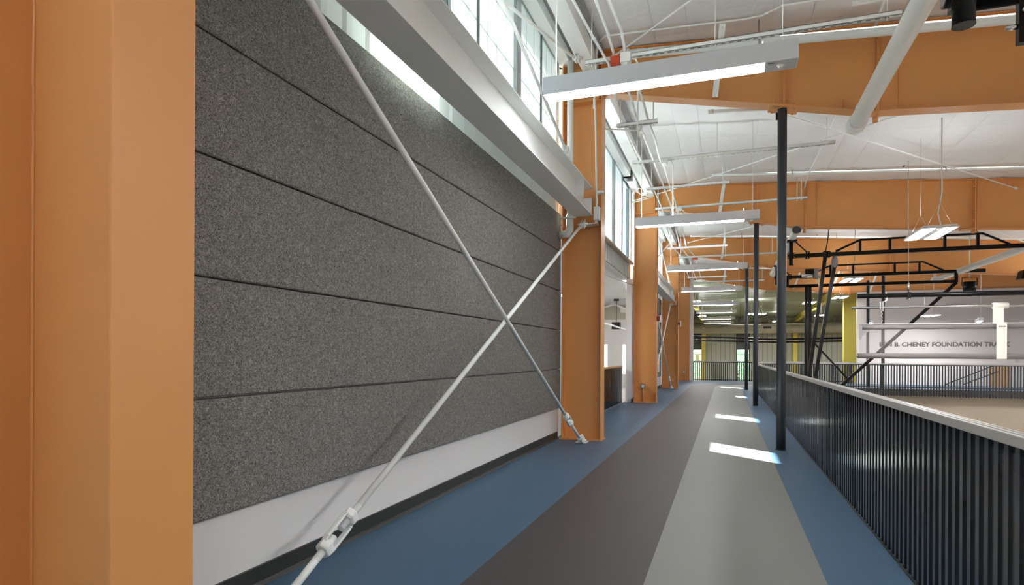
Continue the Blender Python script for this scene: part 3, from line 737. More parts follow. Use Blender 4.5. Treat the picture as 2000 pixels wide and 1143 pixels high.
g0 = high_bay((4.3, 36.2, 4.32), 'gym high bay light above the leaning black tubes', top=5.4, strip=GYL)
for (x, y, z, lab) in ((6.3, 47.5, 4.3, 'small far gym high bay light between the leaning black tubes'), (4.0, 55.0, 4.3, 'small gym high bay light beside the nearest black post'),
                       (1.62, 44.8, 4.3, 'left one of two bright gym high bay lights behind the far black posts'), (2.3, 44.8, 4.3, 'right one of two bright gym high bay lights behind the far black posts'), (-1.72, 46.0, 4.3, 'small gym high bay light left of the row of pendants, lower one'),
                       (-1.72, 37.0, 4.6, 'small gym high bay light left of the row of pendants, upper one'),
                       (-8, 50, 4.4, 'gym high bay light outside the picture on the left'), (12, 45, 4.4, 'gym high bay light hidden behind the lettered wall'), (12, 56, 4.4, 'far gym high bay light hidden behind the lettered wall')):
    dup(g0, (x, y, z), lab)
high_bay((5.3, 33.0, 4.3), 'small high bay light beside the top of the large yellow column', strip=emit('small_lamp_strip', (1, .98, .95, 1), 16))
# small fixtures over the far track
high_bay((8.6, 31.3, 3.22), 'glowing high bay light in front of the lettered wall')
def short_linear(x, y, z, lab):
    t = thing('strip_light', lab, 'strip light', (x, y, z)); b = MB(); b.obox((x-.28, y-1.0, z), (x+.22, y+1.0, z), .16, .14); b.build('body', LIGHTB, t)
    c = MB(); c.obox((x-.275, y-.98, z-.075), (x+.14, y+.68, z-.075), .12, .012); c.build('diffuser', DIFF, t)
    MB().cyl((x-.2, y-.7, z+.07), (x-.2, y-.7, roof(x)), .012, 6).build('stem', WHITEST, t); MB().cyl((x+.15, y+.7, z+.07), (x+.15, y+.7, z+.2), .01, 6).build('stem', WHITEST, t)
short_linear(10.55, 32.0, 3.0, 'small white strip light hanging before the lettered wall, right of the glowing one')
short_linear(6.42, 32.4, 3.0, 'small white strip light partly hidden by the chain of the net')
# unseen lights added to brighten the side room
for k, (x, y) in enumerate(((-5.5, 14.5), (-5.5, 21.5))):
    t = thing('pendant_light', ('added unseen linear light inside the side room, nearer one', 'added unseen linear light inside the side room, farther one')[k], 'pendant light', (x, y, 3.5))
    MB().box(x-.1, y-1.2, 3.5, x+.1, y+1.2, 3.6).build('body', LIGHTB, t); MB().box(x-.09, y-1.18, 3.488, x+.09, y+1.18, 3.499).build('diffuser', ROOM_FILL, t)
    MB().cyl((x, y, 3.6), (x, y, 3.64), .01, 6).build('stem', WHITEST, t)

# ================================================================== CONDUITS AND STRUTS
def conduit(pts, r, lab, m=None, n=8): 
    t = thing('conduit', lab, 'conduit', pts[0]); MB().tube(pts, r, n).build('pipe', m or WHITEST, t)
    for p, q in list(zip(pts[1:-1], pts[2:]))[1::2]:
        d = (Vector(q)-Vector(p)).normalized(); MB().cyl(Vector(p)+d*.05, Vector(p)+d*.09, r*1.25, 8).build('coupling', m or WHITEST, t)
    return t
cL = [(-1.8, 2, 5.75), (-1.8, 7.0, 5.75), (-1.72, 8.0, 5.70), (-1.6, 8.55, 5.56), (-1.68, 9.6, 5.5), (-1.63, 10.0, 5.255), (-1.71, 12.2, 5.46), (-1.77, 13.28, 5.63), (-1.77, 15.5, 5.65), (-1.74, 17.4, 5.58), (-1.7, 18.3, 5.3), (-1.75, 21, 5.03+.05), (-1.72, 25.5, 5.4), (-1.68, 29, 5.1), (-1.72, 33, 5.26)]
cM = [(-1.52, 2, 5.72), (-1.52, 7.2, 5.72), (-1.52, 8.0, 5.74), (-1.50, 8.5, 5.60), (-1.45, 9.7, 5.5), (-1.4, 10.0, 5.28), (-1.4, 10.3, 5.23), (-1.42, 11.0, 5.38), (-1.49, 12.6, 5.56), (-1.51, 13.4, 5.63), (-1.5, 15.5, 5.64), (-1.48, 17.4, 5.6), (-1.45, 18.3, 5.28), (-1.5, 21, 5.08), (-1.45, 25.5, 5.4), (-1.4, 29, 5.1), (-1.45, 33, 5.26)]
cR = [(-1.34, 2, 5.68), (-1.35, 7.2, 5.68), (-1.33, 8.0, 5.71), (-1.35, 8.5, 5.62), (-1.28, 9.7, 5.5), (-1.23, 10.0, 5.27), (-1.29, 11.8, 5.5), (-1.34, 12.6, 5.57), (-1.36, 13.2, 5.60), (-1.29, 13.45, 5.5), (-1.33, 15.5, 5.57), (-1.34, 17.1, 5.63), (-1.33, 17.5, 5.54), (-1.25, 18.3, 5.25), (-1.3, 21, 5.08), (-1.2, 25.5, 5.4), (-1.15, 29, 5.1), (-1.2, 33, 5.26)]
conduit(cL, .018, 'white conduit nearest the eave, running along the track ceiling'); conduit(cM, .019, 'white conduit running along the track ceiling between two others'); conduit(cR, .02, 'white conduit farthest from the eave, running along the track ceiling')
def strut(x0, x1, y, z, lab, rods, slots=True):
    t = thing('strut_channel', lab, 'strut channel', ((x0+x1)/2, y, z)); h = .03
    b = MB(); b.box(x0, y-h, z-h, x1, y-h+.006, z+h); b.box(x0, y+h-.006, z-h, x1, y+h, z+h); b.box(x0, y-h, z+h-.006, x1, y+h, z+h)
    b.box(x0, y-h, z-h, x1, y-.012, z-h+.006); b.box(x0, y+.012, z-h, x1, y+h, z-h+.006); b.build('channel', WHITEST, t)
    if slots:
        s = MB(); x = x0+.04
        while x < x1-.08: s.box(x, y-.011, z-h+.001, x+.05, y+.011, z-h+.004); x += .1
        s.build('slot_shade_row', SHADE_MARK, t)['kind'] = 'stuff'  # dark blocks stand in for the shade inside the slots
    for xr, zt in rods:
        MB().cyl((xr, y, z-.07), (xr, y, zt), .009, 6).build('rod', WHITEST, t)
strut(-1.92, 2.0, 8.53, 5.6, 'long white slotted strut carrying the red box, nearest the camera', [(-1.84, roof(-1.84)), (-.16, roof(-.16)), (1.85, roof(1.85))])
strut(-1.72, -1.06, 9.95, 5.18, 'short white strut hung from the nearest orange girder', [(-1.66, beam_z(-1.66)), (-1.13, beam_z(-1.13))])
strut(-1.95, 2.0, 13.28, 5.6, 'long white slotted strut hung before the second pendant light', [(-1.85, roof(-1.85)), (-.2, roof(-.2)), (1.85, roof(1.85))])
strut(-1.92, .05, 15.5, 5.6, 'short white strut between the second pendant light and the second girder', [(-1.8, roof(-1.8)), (-.1, roof(-.1))])
strut(-1.93, 2.0, 17.6, 5.58, 'long white strut just before the second orange girder', [(-1.85, roof(-1.85)), (-.12, roof(-.1)), (1.75, roof(1.75))])
strut(-1.91, .02, 21.0, 5.02, 'short white strut hung near the third pendant light', [(-1.8, roof(-1.8)), (-.08, roof(-.1))], False)
strut(-1.78, 1.75, 24.5, 5.24, 'long white strut hung between the third light and the third girder', [(-1.7, roof(-1.7)), (-.05, roof(-.1)), (1.6, roof(1.6))], False)
strut(-1.70, 0, 29, 4.99, 'short white strut hung behind the fourth pendant light', [(-1.6, roof(-1.6)), (-.05, roof(-.1))], False)
strut(-1.78, 1.8, 33, 5.23, 'long white strut hung before the farthest girder', [(-1.7, roof(-1.7)), (-.05, roof(-.1)), (1.7, roof(1.7))], False)
bx = MB(); bx.box(-1.55, 8.40, 5.48, -1.42, 8.50, 5.58); one('junction_box', bx, REDBOX, 'orange red junction box on the nearest strut', 'junction box')
bx = MB(); bx.box(-1.405, 8.38, 5.47, -1.27, 8.50, 5.60); bx.box(-1.37, 8.4, 5.41, -1.31, 8.46, 5.47); one('junction_box', bx, PLASTICW, 'white junction box beside the red one on the nearest strut', 'junction box')
bx = MB(); bx.box(-1.33, 13.18, 5.50, -1.2, 13.26, 5.60); bx.cyl((-1.22, 13.2, 5.44), (-1.22, 13.2, 5.5), .025, 8); one('junction_box', bx, PLASTICW, 'white junction box on the strut before the second pendant light', 'junction box')
bx = MB(); bx.box(-1.36, 17.48, 5.46, -1.2, 17.57, 5.56); one('junction_box', bx, PLASTICW, 'white junction box on the strut before the second girder', 'junction box')
bx = MB(); bx.box(-1.32, 25.45, 5.28, -1.1, 25.6, 5.4); one('junction_box', bx, REDBOX, 'small red junction box far along the conduits', 'junction box')
conduit([(-1.25, 8.44, 5.52), (-1.2, 8.44, 5.5), (-1.17, 8.44, 5.42), (-1.17, 8.44, 4.37)], .012, 'thin white conduit dropping from the near white junction box')
conduit([(-1.2, 13.25, 5.57), (-1.13, 13.25, 5.54), (-1.09, 13.25, 5.45), (-1.09, 13.27, 4.37)], .012, 'thin white conduit dropping to the second pendant light')
conduit([(-1.2, 17.5, 5.5), (-1.12, 17.5, 5.4), (-1.12, 17.5, 5.2)], .012, 'short white conduit elbow below the second girder strut')
conduit([(-2.05, 9.6, roof(-2.05)-.03), (-2.0, 9.6, 5.0), (-1.98, 9.6, 3.85), (-1.98, 9.62, 3.6)], .014, 'thin vertical white conduit in front of the second orange column')
one('conduit_fitting', MB().box(-2.02, 9.56, 3.57, -1.93, 9.66, 3.78), WHITEST, 'white conduit fitting at the lower end of the thin vertical conduit', 'conduit fitting')
one('pipe_clamp', MB().box(-1.97, 9.55, 3.99, -1.86, 9.62, 4.03), WHITEST, 'small white clamp holding the thin vertical conduit to the column', 'clamp')
conduit([(-2.05, 9.66, 5.4), (-2.02, 9.62, 5.8), (-1.95, 9.45, 6.34), (-1.78, 9.24, 6.33), (-.51, 9.22, 6.25), (.2, 9.2, 6.2), (.45, 9.15, 6.18), (.7, 8.95, 6.17), (1.08, 8.93, 6.15), (3.5, 8.93, 5.98)], .014, 'thin white conduit curving along the insulation beside the nearest girder')
# downspout with elbow
dn = thing('downspout', 'white round downspout between the felt panels and the second column', 'pipe', (-2.42, 9.62, 3.4))
MB().cyl((-2.42, 9.6, 3.52), (-2.42, 9.6, 6.2), .052, 16).build('pipe', PLASTICW, dn); MB().tube([(-2.42, 9.6, 3.68), (-2.42, 9.6, 3.45), (-2.46, 9.6, 3.38), (-2.6, 9.6, 3.36)], .062, 14).build('elbow', PLASTICW, dn)
conduit([(-2.56, 9.5, 3.62), (-2.3, 9.52, 3.62)], .018, 'short white pipe stub beside the downspout', n=8)
# sprinkler pipes
def sprinkler(y, x0, x1, zoff, r, lab, heads=()):
    z = lambda x: roof(x)-zoff
    t = thing('sprinkler_pipe', lab, 'sprinkler pipe', (x0, y, z(x0)-r))
    MB().cyl((x0, y, z(x0)), (x1, y, z(x1)), r, 14).build('pipe', WHITEST, t); MB().cyl((x0-.03, y, z(x0)), (x0+.06, y, z(x0)), r*1.25, 14).build('end_cap', WHITEST, t)
    for k, x in enumerate([x0+1.9+3.3*j for j in range(5) if x0+1.9+3.3*j < x1]):
        h = MB(); h.cyl((x, y, z(x)-r*1.1), (x, y, roof(x)-.02), .008, 6); h.cyl((x-.012, y, z(x)), (x+.012, y, z(x)), r*1.15, 12); h.build('hanger', GALV, t)
    for x in heads:
        h = MB(); h.cyl((x, y, z(x)+r), (x, y, z(x)+r+.05), .02, 8); h.cyl((x, y, z(x)+r+.07), (x, y, z(x)+r+.076), .04, 10); h.cyl((x, y, z(x)+r+.05), (x, y, z(x)+r+.07), .008, 6); h.build('sprinkler_head', CHROME, t)
sprinkler(9.3, -1.48, 19, .345, .066, 'thick white sprinkler main along the nearest orange girder')
sprinkler(16.8, -.35, 19, .11, .032, 'white sprinkler pipe under the roof before the second girder', (4.0,))
sprinkler(25.2, -1.35, 19, .17, .032, 'white sprinkler pipe under the roof before the third girder', (3.2, 6.6))
sprinkler(11.5, -.30, .8, .46, .034, 'short white sprinkler branch left of the nearest black post')
sprinkler(33.2, -.5, 19, .3, .032, 'far white sprinkler pipe before the last girder')
# roof bracing rods
def roof_rod(a, b, lab):
    a, b = Vector(a), Vector(b); t = thing('roof_rod', lab, 'bracing rod', tuple(a)); MB().cyl(a, b, .014, 10).build('rod', WHITEST, t)
    d = (b-a).normalized(); MB().cyl(a, a+d*.07, .03, 10).build('end_nut', WHITEST, t); MB().cyl(b-d*.07, b, .03, 10).build('end_nut', WHITEST, t)
roof_rod((-1.0, 10.15, 6.0), (6.65, 17.95, 5.5), 'white diagonal roof rod falling to the right beyond the nearest girder')
roof_rod((-1.9, 17.9, 6.08), (5.3, 10.0, 5.6), 'white diagonal roof rod rising to the right beyond the nearest girder')
roof_rod((-1.75, 9.55, 6.12), (1.5, 6.1, 5.9), 'white diagonal roof rod above the nearest pendant light')
roof_rod((-1.5, 25.6, 6.0), (3.6, 18.4, 5.65), 'far white diagonal roof rod beyond the second girder')
roof_rod((4.6, 18.4, 5.5), (10.5, 26.0, 5.1), 'far white diagonal roof rod behind the large high bay light')
t = conduit([(1.9, 2, 5.97), (1.9, 9.1, 5.97), (1.92, 9.6, 5.95)], .02, 'white conduit along the roof before the nearest girder, right of the posts')
t = conduit([(1.92, 10.2, 5.97), (1.92, 12.5, 5.95), (1.92, 17.2, 5.93), (1.95, 17.75, 5.85)], .02, 'white conduit along the roof between the first and second girders')
one('roof_strut', MB().box(1.55, 9.02, 6.06, 2.15, 9.07, 6.10), WHITEST, 'short white strut fixed to the insulation above the nearest girder', 'strut channel')
one('roof_strut', MB().box(1.6, 17.0, 6.02, 2.2, 17.06, 6.06), WHITEST, 'short white strut fixed to the insulation before the second girder', 'strut channel')
# flange braces
def fbrace(a, b, lab):
    a, b = Vector(a), Vector(b); d = (b-a).normalized(); t = MB(); t.obox(a, b, .085, .008, Vector((0, 1, .5)));
    t.cyl(a+d*.05+Vector((0, -.02, 0)), a+d*.05+Vector((0, .02, 0)), .014, 6); t.cyl(b-d*.05+Vector((0, -.02, 0)), b-d*.05+Vector((0, .02, 0)), .014, 6)
    one('flange_brace', t, WHITEST, lab, 'brace')
fbrace((-.07, 9.22, 6.2), (-.18, 9.74, 5.36), 'white flat brace on the nearest orange girder'); fbrace((-.07, 17.45, 6.2), (-.2, 17.99, 5.36), 'white flat brace on the second orange girder')
fbrace((-.07, 25.75, 6.15), (-.2, 26.24, 5.36), 'white flat brace on the third orange girder'); fbrace((-.07, 33.9, 6.0), (-.16, 34.49, 5.3), 'white flat brace at the left of the farthest girder')
for x, lab in ((3.43, 'white flat brace on the farthest girder beside the nearest black post'), (5.22, 'white flat brace on the farthest girder, second from the nearest black post'), (6.92, 'white flat brace on the farthest girder under the second truss')):
    fbrace((x+.1, 33.95, 5.65), (x-.15, 34.49, beam_z(x)+.1), lab)
# wires from the roof behind the near light
for k, (x, y) in enumerate(((.56, 11.0), (-.05, 13.0))):
    pass
# window motors and wall fittings
mb = MB(); y = motor_spots[2]; mb.box(-2.62, y-.1, 6.15, -2.42, y+.22, 6.36); one('window_motor', mb, BLACKM, 'small black motor box above the clear clerestory pane in the open bay', 'motor')
mb = MB(); mb.box(-2.30, 17.45, 5.98, -2.16, 17.6, 6.035); mb.tube([(-2.33, 17.5, 6.0), (-2.45, 17.5, 6.1), (-2.4, 17.5, 6.2), (-2.3, 17.5, 6.15)], .008, 6); one('sensor_box', mb, PLASTICW, 'small white sensor box under the second eave girder', 'sensor')
for k, (xx, zz) in enumerate(((-2.44, 5.95), (-2.44, 6.0))):
    one('wall_strut', MB().cyl((-2.62, 17.7, zz-.12), (-2.02, 17.7, zz), .012, 6), WHITEST, ('lower thin white strut bridging window and eave girder by the second column', 'upper thin white strut bridging window and eave girder by the second column')[k], 'strut')
one('wall_strut', MB().cyl((-1.95, 10.06, 5.2), (-1.35, 10.06, 5.1), .012, 6), WHITEST, 'thin white rod below the strut hung from the nearest girder', 'strut')
al = thing('alarm_box', 'dark red alarm with a white sounder on the second orange column', 'alarm', (-1.85, 18.0, 2.4))
MB().box(-1.92, 17.95, 2.39, -1.83, 18.05, 2.53).build('back_box', DKRED, al); m_ = MB(); m_.box(-1.83, 17.93, 2.36, -1.80, 18.07, 2.56); m_.box(-1.80, 17.96, 2.42, -1.77, 18.04, 2.5); m_.build('sounder', PLASTICW, al)
MB().tube([(-1.9, 18.0, 2.53), (-1.9, 18.0, 5.5)], .015, 8).build('conduit', ORANGE, al)
al = thing('alarm_box', 'small dark red alarm with a pale plate on the third orange column', 'alarm', (-1.85, 26.25, 2.62))
MB().box(-1.92, 26.2, 2.66, -1.84, 26.3, 2.78).build('back_box', DKRED, al); MB().box(-1.84, 26.18, 2.6, -1.80, 26.32, 2.84).build('plate', PLASTICW, al)
MB().tube([(-1.9, 26.25, 2.78), (-1.9, 26.25, 5.5)], .015, 8).build('conduit', ORANGE, al)
for Y, x, lab in ((18.1, -2.31, 'grey outlet box on an orange conduit at the foot of the second column'), (34.6, -2.2, 'pale outlet box on an orange conduit at the foot of the farthest column')):
    o = thing('outlet_box', lab, 'outlet', (x, Y-.1, 0)); MB().box(x-.065, Y-.09, .42, x+.065, Y-.006, .54).build('box', GALV, o); MB().box(x-.035, Y-.098, .44, x+.035, Y-.09, .52).build('cover', PLASTICW, o); MB().tube([(x, Y-.05, 0), (x, Y-.05, .42)], .018, 8).build('conduit', ORANGE, o)
one('wall_bracket', MB().tube([(-2.62, 17.9, 3.47), (-2.5, 17.9, 3.48), (-2.42, 17.98, 3.5)], .022, 8), ORANGE, 'orange hook bracket on the second column', 'bracket')
one('tension_rod', MB().cyl((-3.4, 13, 3.47), (-2.62, 17.9, 3.47), .012, 6), WHITEST, 'thin white rod across the open bay to the second column', 'rod')
# side-room contents
sp = thing('speaker', 'black loudspeaker hanging in the side room', 'speaker', (-4.15, 24, 2.42)); MB().box(-4.3, 23.9, 2.42, -3.98, 24.2, 2.7).build('cabinet', BLACKM, sp); MB().cyl((-4.14, 24.05, 2.7), (-4.14, 24.05, 3.6), .012, 6).build('stem', BLACKM, sp); MB().box(-4.24, 23.98, 3.55, -4.04, 24.1, 3.62).build('ceiling_plate', BLACKM, sp)
for k, pts in enumerate((((-4.9, 23, 2.75), (-4.2, 23.5, 2.55), (-3.5, 24, 2.3), (-3.2, 24, 2.2)), ((-4.9, 24.5, 3.3), (-4.3, 24.5, 3.45), (-3.95, 24.5, 3.3), (-3.6, 24.5, 3.05), (-3.4, 24.5, 2.6), (-3.35, 24.5, 2.2)))):
    one('frame_tube', MB().tube(pts, .035, 8), PLASTICW, ('sloping white tube in the side room below the loudspeaker', 'arched white tube in the side room above the loudspeaker')[k], 'tube')
one('bright_window_panel', MB().box(-4.47, 26.96, 3.28, -4.12, 26.99, 3.5), PLASTICW, 'pale panel standing for a small bright window high on the side room end wall', 'panel')  # pale plastic stands in for the brightness of a small window

# ================================================================== BACKSTOPS, PIPES AND NET OVER THE VOID
def white_pipe(x, y0, z0, y1, z1, r, lab, near_open=False):
    t = thing('support_pipe', lab, 'pipe', (x, y0, z0)); d = Vector((0, y1-y0, z1-z0)).normalized(); a, b = Vector((x, y0, z0)), Vector((x, y1, z1))
    MB().cyl(a, b, r, 28, caps=not near_open).build('pipe', PLASTICW, t)
    for e, s in ((a, 1), (b, -1)):
        MB().tube([e, e+d*s*.11, e+d*s*.115, e+d*s*.13, e+d*s*.135, e+d*s*.2, e+d*s*.21], r, 28, caps=False, radii=[r*1.17, r*1.17, r*1.1, r*1.1, r*1.17, r*1.17, r*1.01]).build('collar', PLASTICW, t)
    if near_open: MB().cyl(a+d*.03, a+d*.04, r*.99, 24).build('opening', SHADE_MARK, t)  # dark disc stands in for the shade inside the open pipe
    else: MB().cyl(b-d*.01, b, r*1.16, 24).build('end_cap', PLASTICW, t)
    hz = MB(); hz.box(x-.02, y1-.2, z1+r*.9, x+.02, y1-.12, beam_z(x)+.02); hz.build('clamp', WHITEST, t)
white_pipe(1.73, 1.7, 4.80, 9.80, 4.70, .108, 'thick white pipe slanting down from the top of the picture to the nearest girder')
white_pipe(1.74, 17.55, 4.74, 26.3, 4.68, .098, 'thick white pipe with an open end beside the nearest black post', True)
white_pipe(7.25, 16.0, 4.20, 26.3, 4.22, .1, 'thick white pipe slanting behind the black trusses at the right')
def square(b, p0, p1, s): b.obox(p0, p1, s, s); return b
def backstop(Y, zt, legs, lab, lower, xr):
    t = thing('backstop_frame', lab, 'backstop frame', (4, Y, zt))
    x0 = 1.63; s = .105
    MB().obox((x0, Y, zt), (xr, Y, zt), s, s).build('main_tube', BLACKM, t)
    a = 2.84
    u = MB(); u.tube([(a, Y, zt+.08), (3.43, Y, zt+.36), (6.22, Y, zt+.36), (6.8, Y, zt+.05)], .03, 8); u.build('top_chord', BLACKM, t)
    for x in (3.43, 4.14, 5.39, 6.11): MB().obox((x, Y, zt+.05), (x, Y, zt+.35), .07, .06).build('web_post', BLACKM, t)
    h = MB(); h.cyl((1.71, Y-.02, zt-.26), (1.71, Y-.02, zt+.42), .055, 16); h.build('hanger_tube', BLACKM, t)
    MB().cyl((1.72, Y-.02, zt-.265), (1.72, Y-.02, zt-.25), .058, 16).build('tube_cap', BLACKM, t)
    for q in ((1.6, Y-.13, zt+.40, 1.86, Y+.13, zt+.44), (1.62, Y-.09, zt-.08, 1.81, Y-.07, zt+.08), (2.08, Y-.08, zt-.09, 2.18, Y+.07, zt+.1), (2.52, Y-.085, zt-.08, 2.7, Y+.07, zt+.08)):
        MB().box(*q).build('clamp', BLACKM, t)
    MB().obox((1.8, Y-.03, zt+.42), (2.14, Y-.03, zt+.06), .05, .03).build('knee_brace', BLACKM, t)
    bo = MB()
    for (x, z) in ((1.64, .05), (1.79, .05), (1.64, -.05), (1.79, -.05), (2.13, .06), (2.13, -.07), (2.56, .03), (2.66, .03), (2.56, -.03), (2.66, -.03), (1.84, .39)): bo.cyl((x, Y-.1, zt+z), (x, Y-.085, zt+z), .014, 6)
    bo.build('bolts', CHROME, t)['kind'] = 'stuff'
    if lower:
        MB().obox((2.1, Y, zt-.33), (7.17, Y, zt-.33), .1, .1).build('lower_tube', BLACKM, t); MB().obox((7.15, Y, zt-.36), (7.15, Y, zt), .09, .09).build('link', BLACKM, t)
        MB().cyl((2.06, Y, zt-.36), (2.06, Y, zt-.02), .05, 10).build('link', BLACKM, t)
    for k, (p, q, r) in enumerate(legs): MB().obox(p, q, r*2, r*2, (0, 1, 0)).build('leg', BLACKM, t)
    return t
bk = backstop(18.7, 4.215, [((2.58, 18.7, 4.17), (2.19, 18.7, .83), .045), ((2.81, 18.7, 3.9), (2.33, 18.7, .7), .045)], 'nearer black truss frame hanging at the right', False, 9.5)
MB().tube([(2.815, 18.7, 3.84), (2.815, 18.7, 3.9), (2.81, 18.7, 4.02), (2.82, 18.7, 4.1), (2.82, 18.7, 4.17)], .08, 12, radii=[.05, .08, .085, .07, .04]).build('plastic_wrap', WRAP, bk)
MB().tube([(2.67, 18.7, 4.95), (2.64, 18.7, 4.6), (2.58, 18.7, 4.25)], .014, 6).build('cable', BLACKM, bk)
bk2 = backstop(23.7, 4.215, [((2.67, 23.7, 3.9), (2.67, 23.7, -.6), .05), ((2.785, 23.7, 3.9), (2.785, 23.7, -.6), .05), ((7.16, 23.7, 3.85), (3.82, 23.7, .39), .05), ((2.93, 23.7, 1.85), (4.01, 23.7, .57), .03), ((3.82, 23.7, .39), (3.5, 23.7, .1), .05)],
               'farther black truss frame with a motor and crossing legs', True, 7.95)
mo = MB(); mo.box(2.62, 23.55, 4.27, 2.9, 23.75, 4.47); q = mo.build('motor', BLACKM, bk2); MB().cyl((2.5, 23.6, 4.22), (2.9, 23.6, 4.22), .09, 14).cyl((2.9, 23.6, 4.22), (3.25, 23.6, 4.22), .04, 10).build('motor_shaft', CHROME, q); MB().box(2.9, 23.5, 4.13, 3.02, 23.78, 4.47).build('gear_box', GALV, q)
MB().tube([(3.02, 23.6, 4.2), (3.1, 23.6, 3.6), (3.14, 23.6, 2.9)], .02, 6).build('cord', PLASTICW, bk2)
MB().tube([(2.98, 23.55, 4.3), (3.2, 23.4, 4.55), (3.35, 23.3, 4.75)], .008, 6).build('cord', PLASTICW, bk2)
bk3 = thing('backstop_frame', 'nearest black backstop frame cut off at the top right corner', 'backstop frame', (2.5, 6, 4.3))
MB().cyl((1.93, 6.02, 4.36), (6.5, 6.02, 4.36), .075, 18).build('main_tube', BLACKM, bk3)
MB().cyl((1.84, 5.95, 4.145), (1.84, 5.95, 4.72), .082, 24).build('hanger_tube', BLACKM, bk3); MB().cyl((1.84, 5.95, 4.138), (1.84, 5.95, 4.145), .085, 24).build('tube_cap', BLACKM, bk3)
MB().cyl((1.70, 5.95, 4.40), (1.78, 5.95, 4.40), .09, 20).build('hub', BLACKM, bk3); MB().cyl((1.695, 5.95, 4.40), (1.70, 5.95, 4.40), .075, 20).build('hub_plate', GALV, bk3)
MB().box(1.74, 5.9, 4.27, 1.80, 6.0, 4.33).build('lug', BLACKM, bk3)
MB().box(1.62, 5.8, 4.70, 1.96, 6.1, 4.74).build('clamp', BLACKM, bk3)
MB().box(2.21, 5.93, 3.93, 2.27, 6.0, 4.45).build('bracket', BLACKM, bk3); MB().cyl((2.13, 5.96, 4.07), (2.22, 5.96, 4.07), .022, 10).build('pin', CHROME, bk3)
bo = MB()
for (x, z) in ((2.15, 4.30), (2.24, 4.18), (2.2, 4.36), (1.83, 4.5)): bo.cyl((x, 5.9, z), (x, 5.93, z), .018, 8)
bo.build('bolts', CHROME, bk3)['kind'] = 'stuff'
# black tubes across the gym
for k, (z0, z1) in enumerate(((2.66, 2.44), (2.40, 2.26))):
    one('curtain_track', MB().tube([(-6, 42, z0), (-2, 42, z0), (3, 42, z1), (9, 42, z1+.1)], .06, 10), BLACKM, ('upper black curtain tube across the gym', 'lower black curtain tube across the gym')[k], 'tube')
# divider net
carrier = thing('carrier_tube', 'black tube carrying the grey net, hung on a thin cable', 'tube', (5, 16.42, 2.78))
MB().cyl((2.96, 16.42, 2.838), (10.5, 16.42, 2.81), .054, 16).build('tube', BLACKM, carrier)
c = MB(); c.box(3.985, 16.36, 2.74, 4.055, 16.48, 2.90); c.build('clamp', BLACKM, carrier); MB().cyl((4.02, 16.35, 2.745), (4.02, 16.36, 2.745), .012, 8).build('bolt', CHROME, carrier); MB().cyl((4.02, 16.42, 2.9), (4.0, 16.42, roof(4)), .007, 6).build('cable', CHROME, carrier)
MB().cyl((4.02, 16.42, 2.94), (4.02, 16.42, 3.12), .02, 8).build('turnbuckle', CHROME, carrier)
net = thing('divider_net', 'grey see-through net with a rolled hem hanging over the void', 'net', (6, 16.4, 1.34))
MB().cyl((2.84, 16.4, 2.553), (10.5, 16.4, 2.535), .03, 12).build('top_pipe', CHROME, net)
MB().cyl((2.99, 16.4, 2.155), (10.5, 16.4, 2.13), .016, 12).build('net_pipe', CAPM, net)
MB().tube([(2.97+.3*k, 16.4+.004*math.sin(k*2), 1.405+.003*math.sin(k*1.3)) for k in range(26)], .064, 16).build('hem_roll', ROLLM, net)
MB().cyl((2.945, 16.4, 1.40), (2.975, 16.4, 1.40), .035, 12).build('roll_pin', CHROME, net)
MB().box(3.0, 16.398, 1.46, 10.4, 16.402, 2.14).build('mesh', MESHF, net)
fb = MB(); n_ = 40
for k in range(n_+1):
    x = 3.06+7.3*k/n_; o_ = .012*math.sin(k*1.7); fb.v += [(x, 16.385+o_, 2.13), (x, 16.383+o_*.5, 2.03+.006*math.sin(k*2.3))]
for k in range(n_): fb.face((2*k, 2*k+1, 2*k+3, 2*k+2), True)
fold = fb.build('folded_band', ROLLM, net); fold.modifiers.new('thickness', 'SOLIDIFY').thickness = .004
cn = MB(); cn.prism([(2.99, 2.14), (3.06, 2.14), (3.06, 2.03), (3.26, 2.03), (3.06, 1.88), (3.04, 1.8), (2.99, 1.8)], 'y', 16.372, 16.378); cn.build('corner_patch', mat('net_edge_fabric', srgb(138, 132, 130), .7, vary=(8, .1)), net)
ch = MB(); ch.tube([(3.52, 16.42, 2.87), (3.56, 16.42, 2.9), (3.575, 16.42, 2.83), (3.575, 16.4, 2.72), (3.5, 16.4, 2.68), (3.44, 16.4, 2.66)], .012, 6)
ch.box(3.42, 16.37, 2.5, 3.45, 16.43, 2.68); ch.box(3.48, 16.37, 2.46, 3.5, 16.43, 2.7)
for k in range(10): ch.box(3.45+.01*(k % 2), 16.38, 2.1+.04*k, 3.475+.01*(k % 2), 16.41, 2.135+.04*k)
ch.build('hook_chain', CHROME, net)
st = thing('net_strap', 'cream webbing strap wrapped round the net pipes', 'strap', (5.76, 16.37, 1.33))
MB().cyl((5.64, 16.4, 2.545), (5.93, 16.4, 2.545), .068, 20).build('wrap', STRAPM, st)
MB().box(5.632, 16.352, 2.14, 5.835, 16.36, 2.53).build('upper_strap', STRAPM, st); bevel(MB().box(5.69, 16.318, 1.345, 5.885, 16.328, 2.165).build('lower_strap', STRAPM, st), .004)
MB().box(5.72, 16.308, 2.07, 5.86, 16.316, 2.09).build('buckle', CHROME, st)
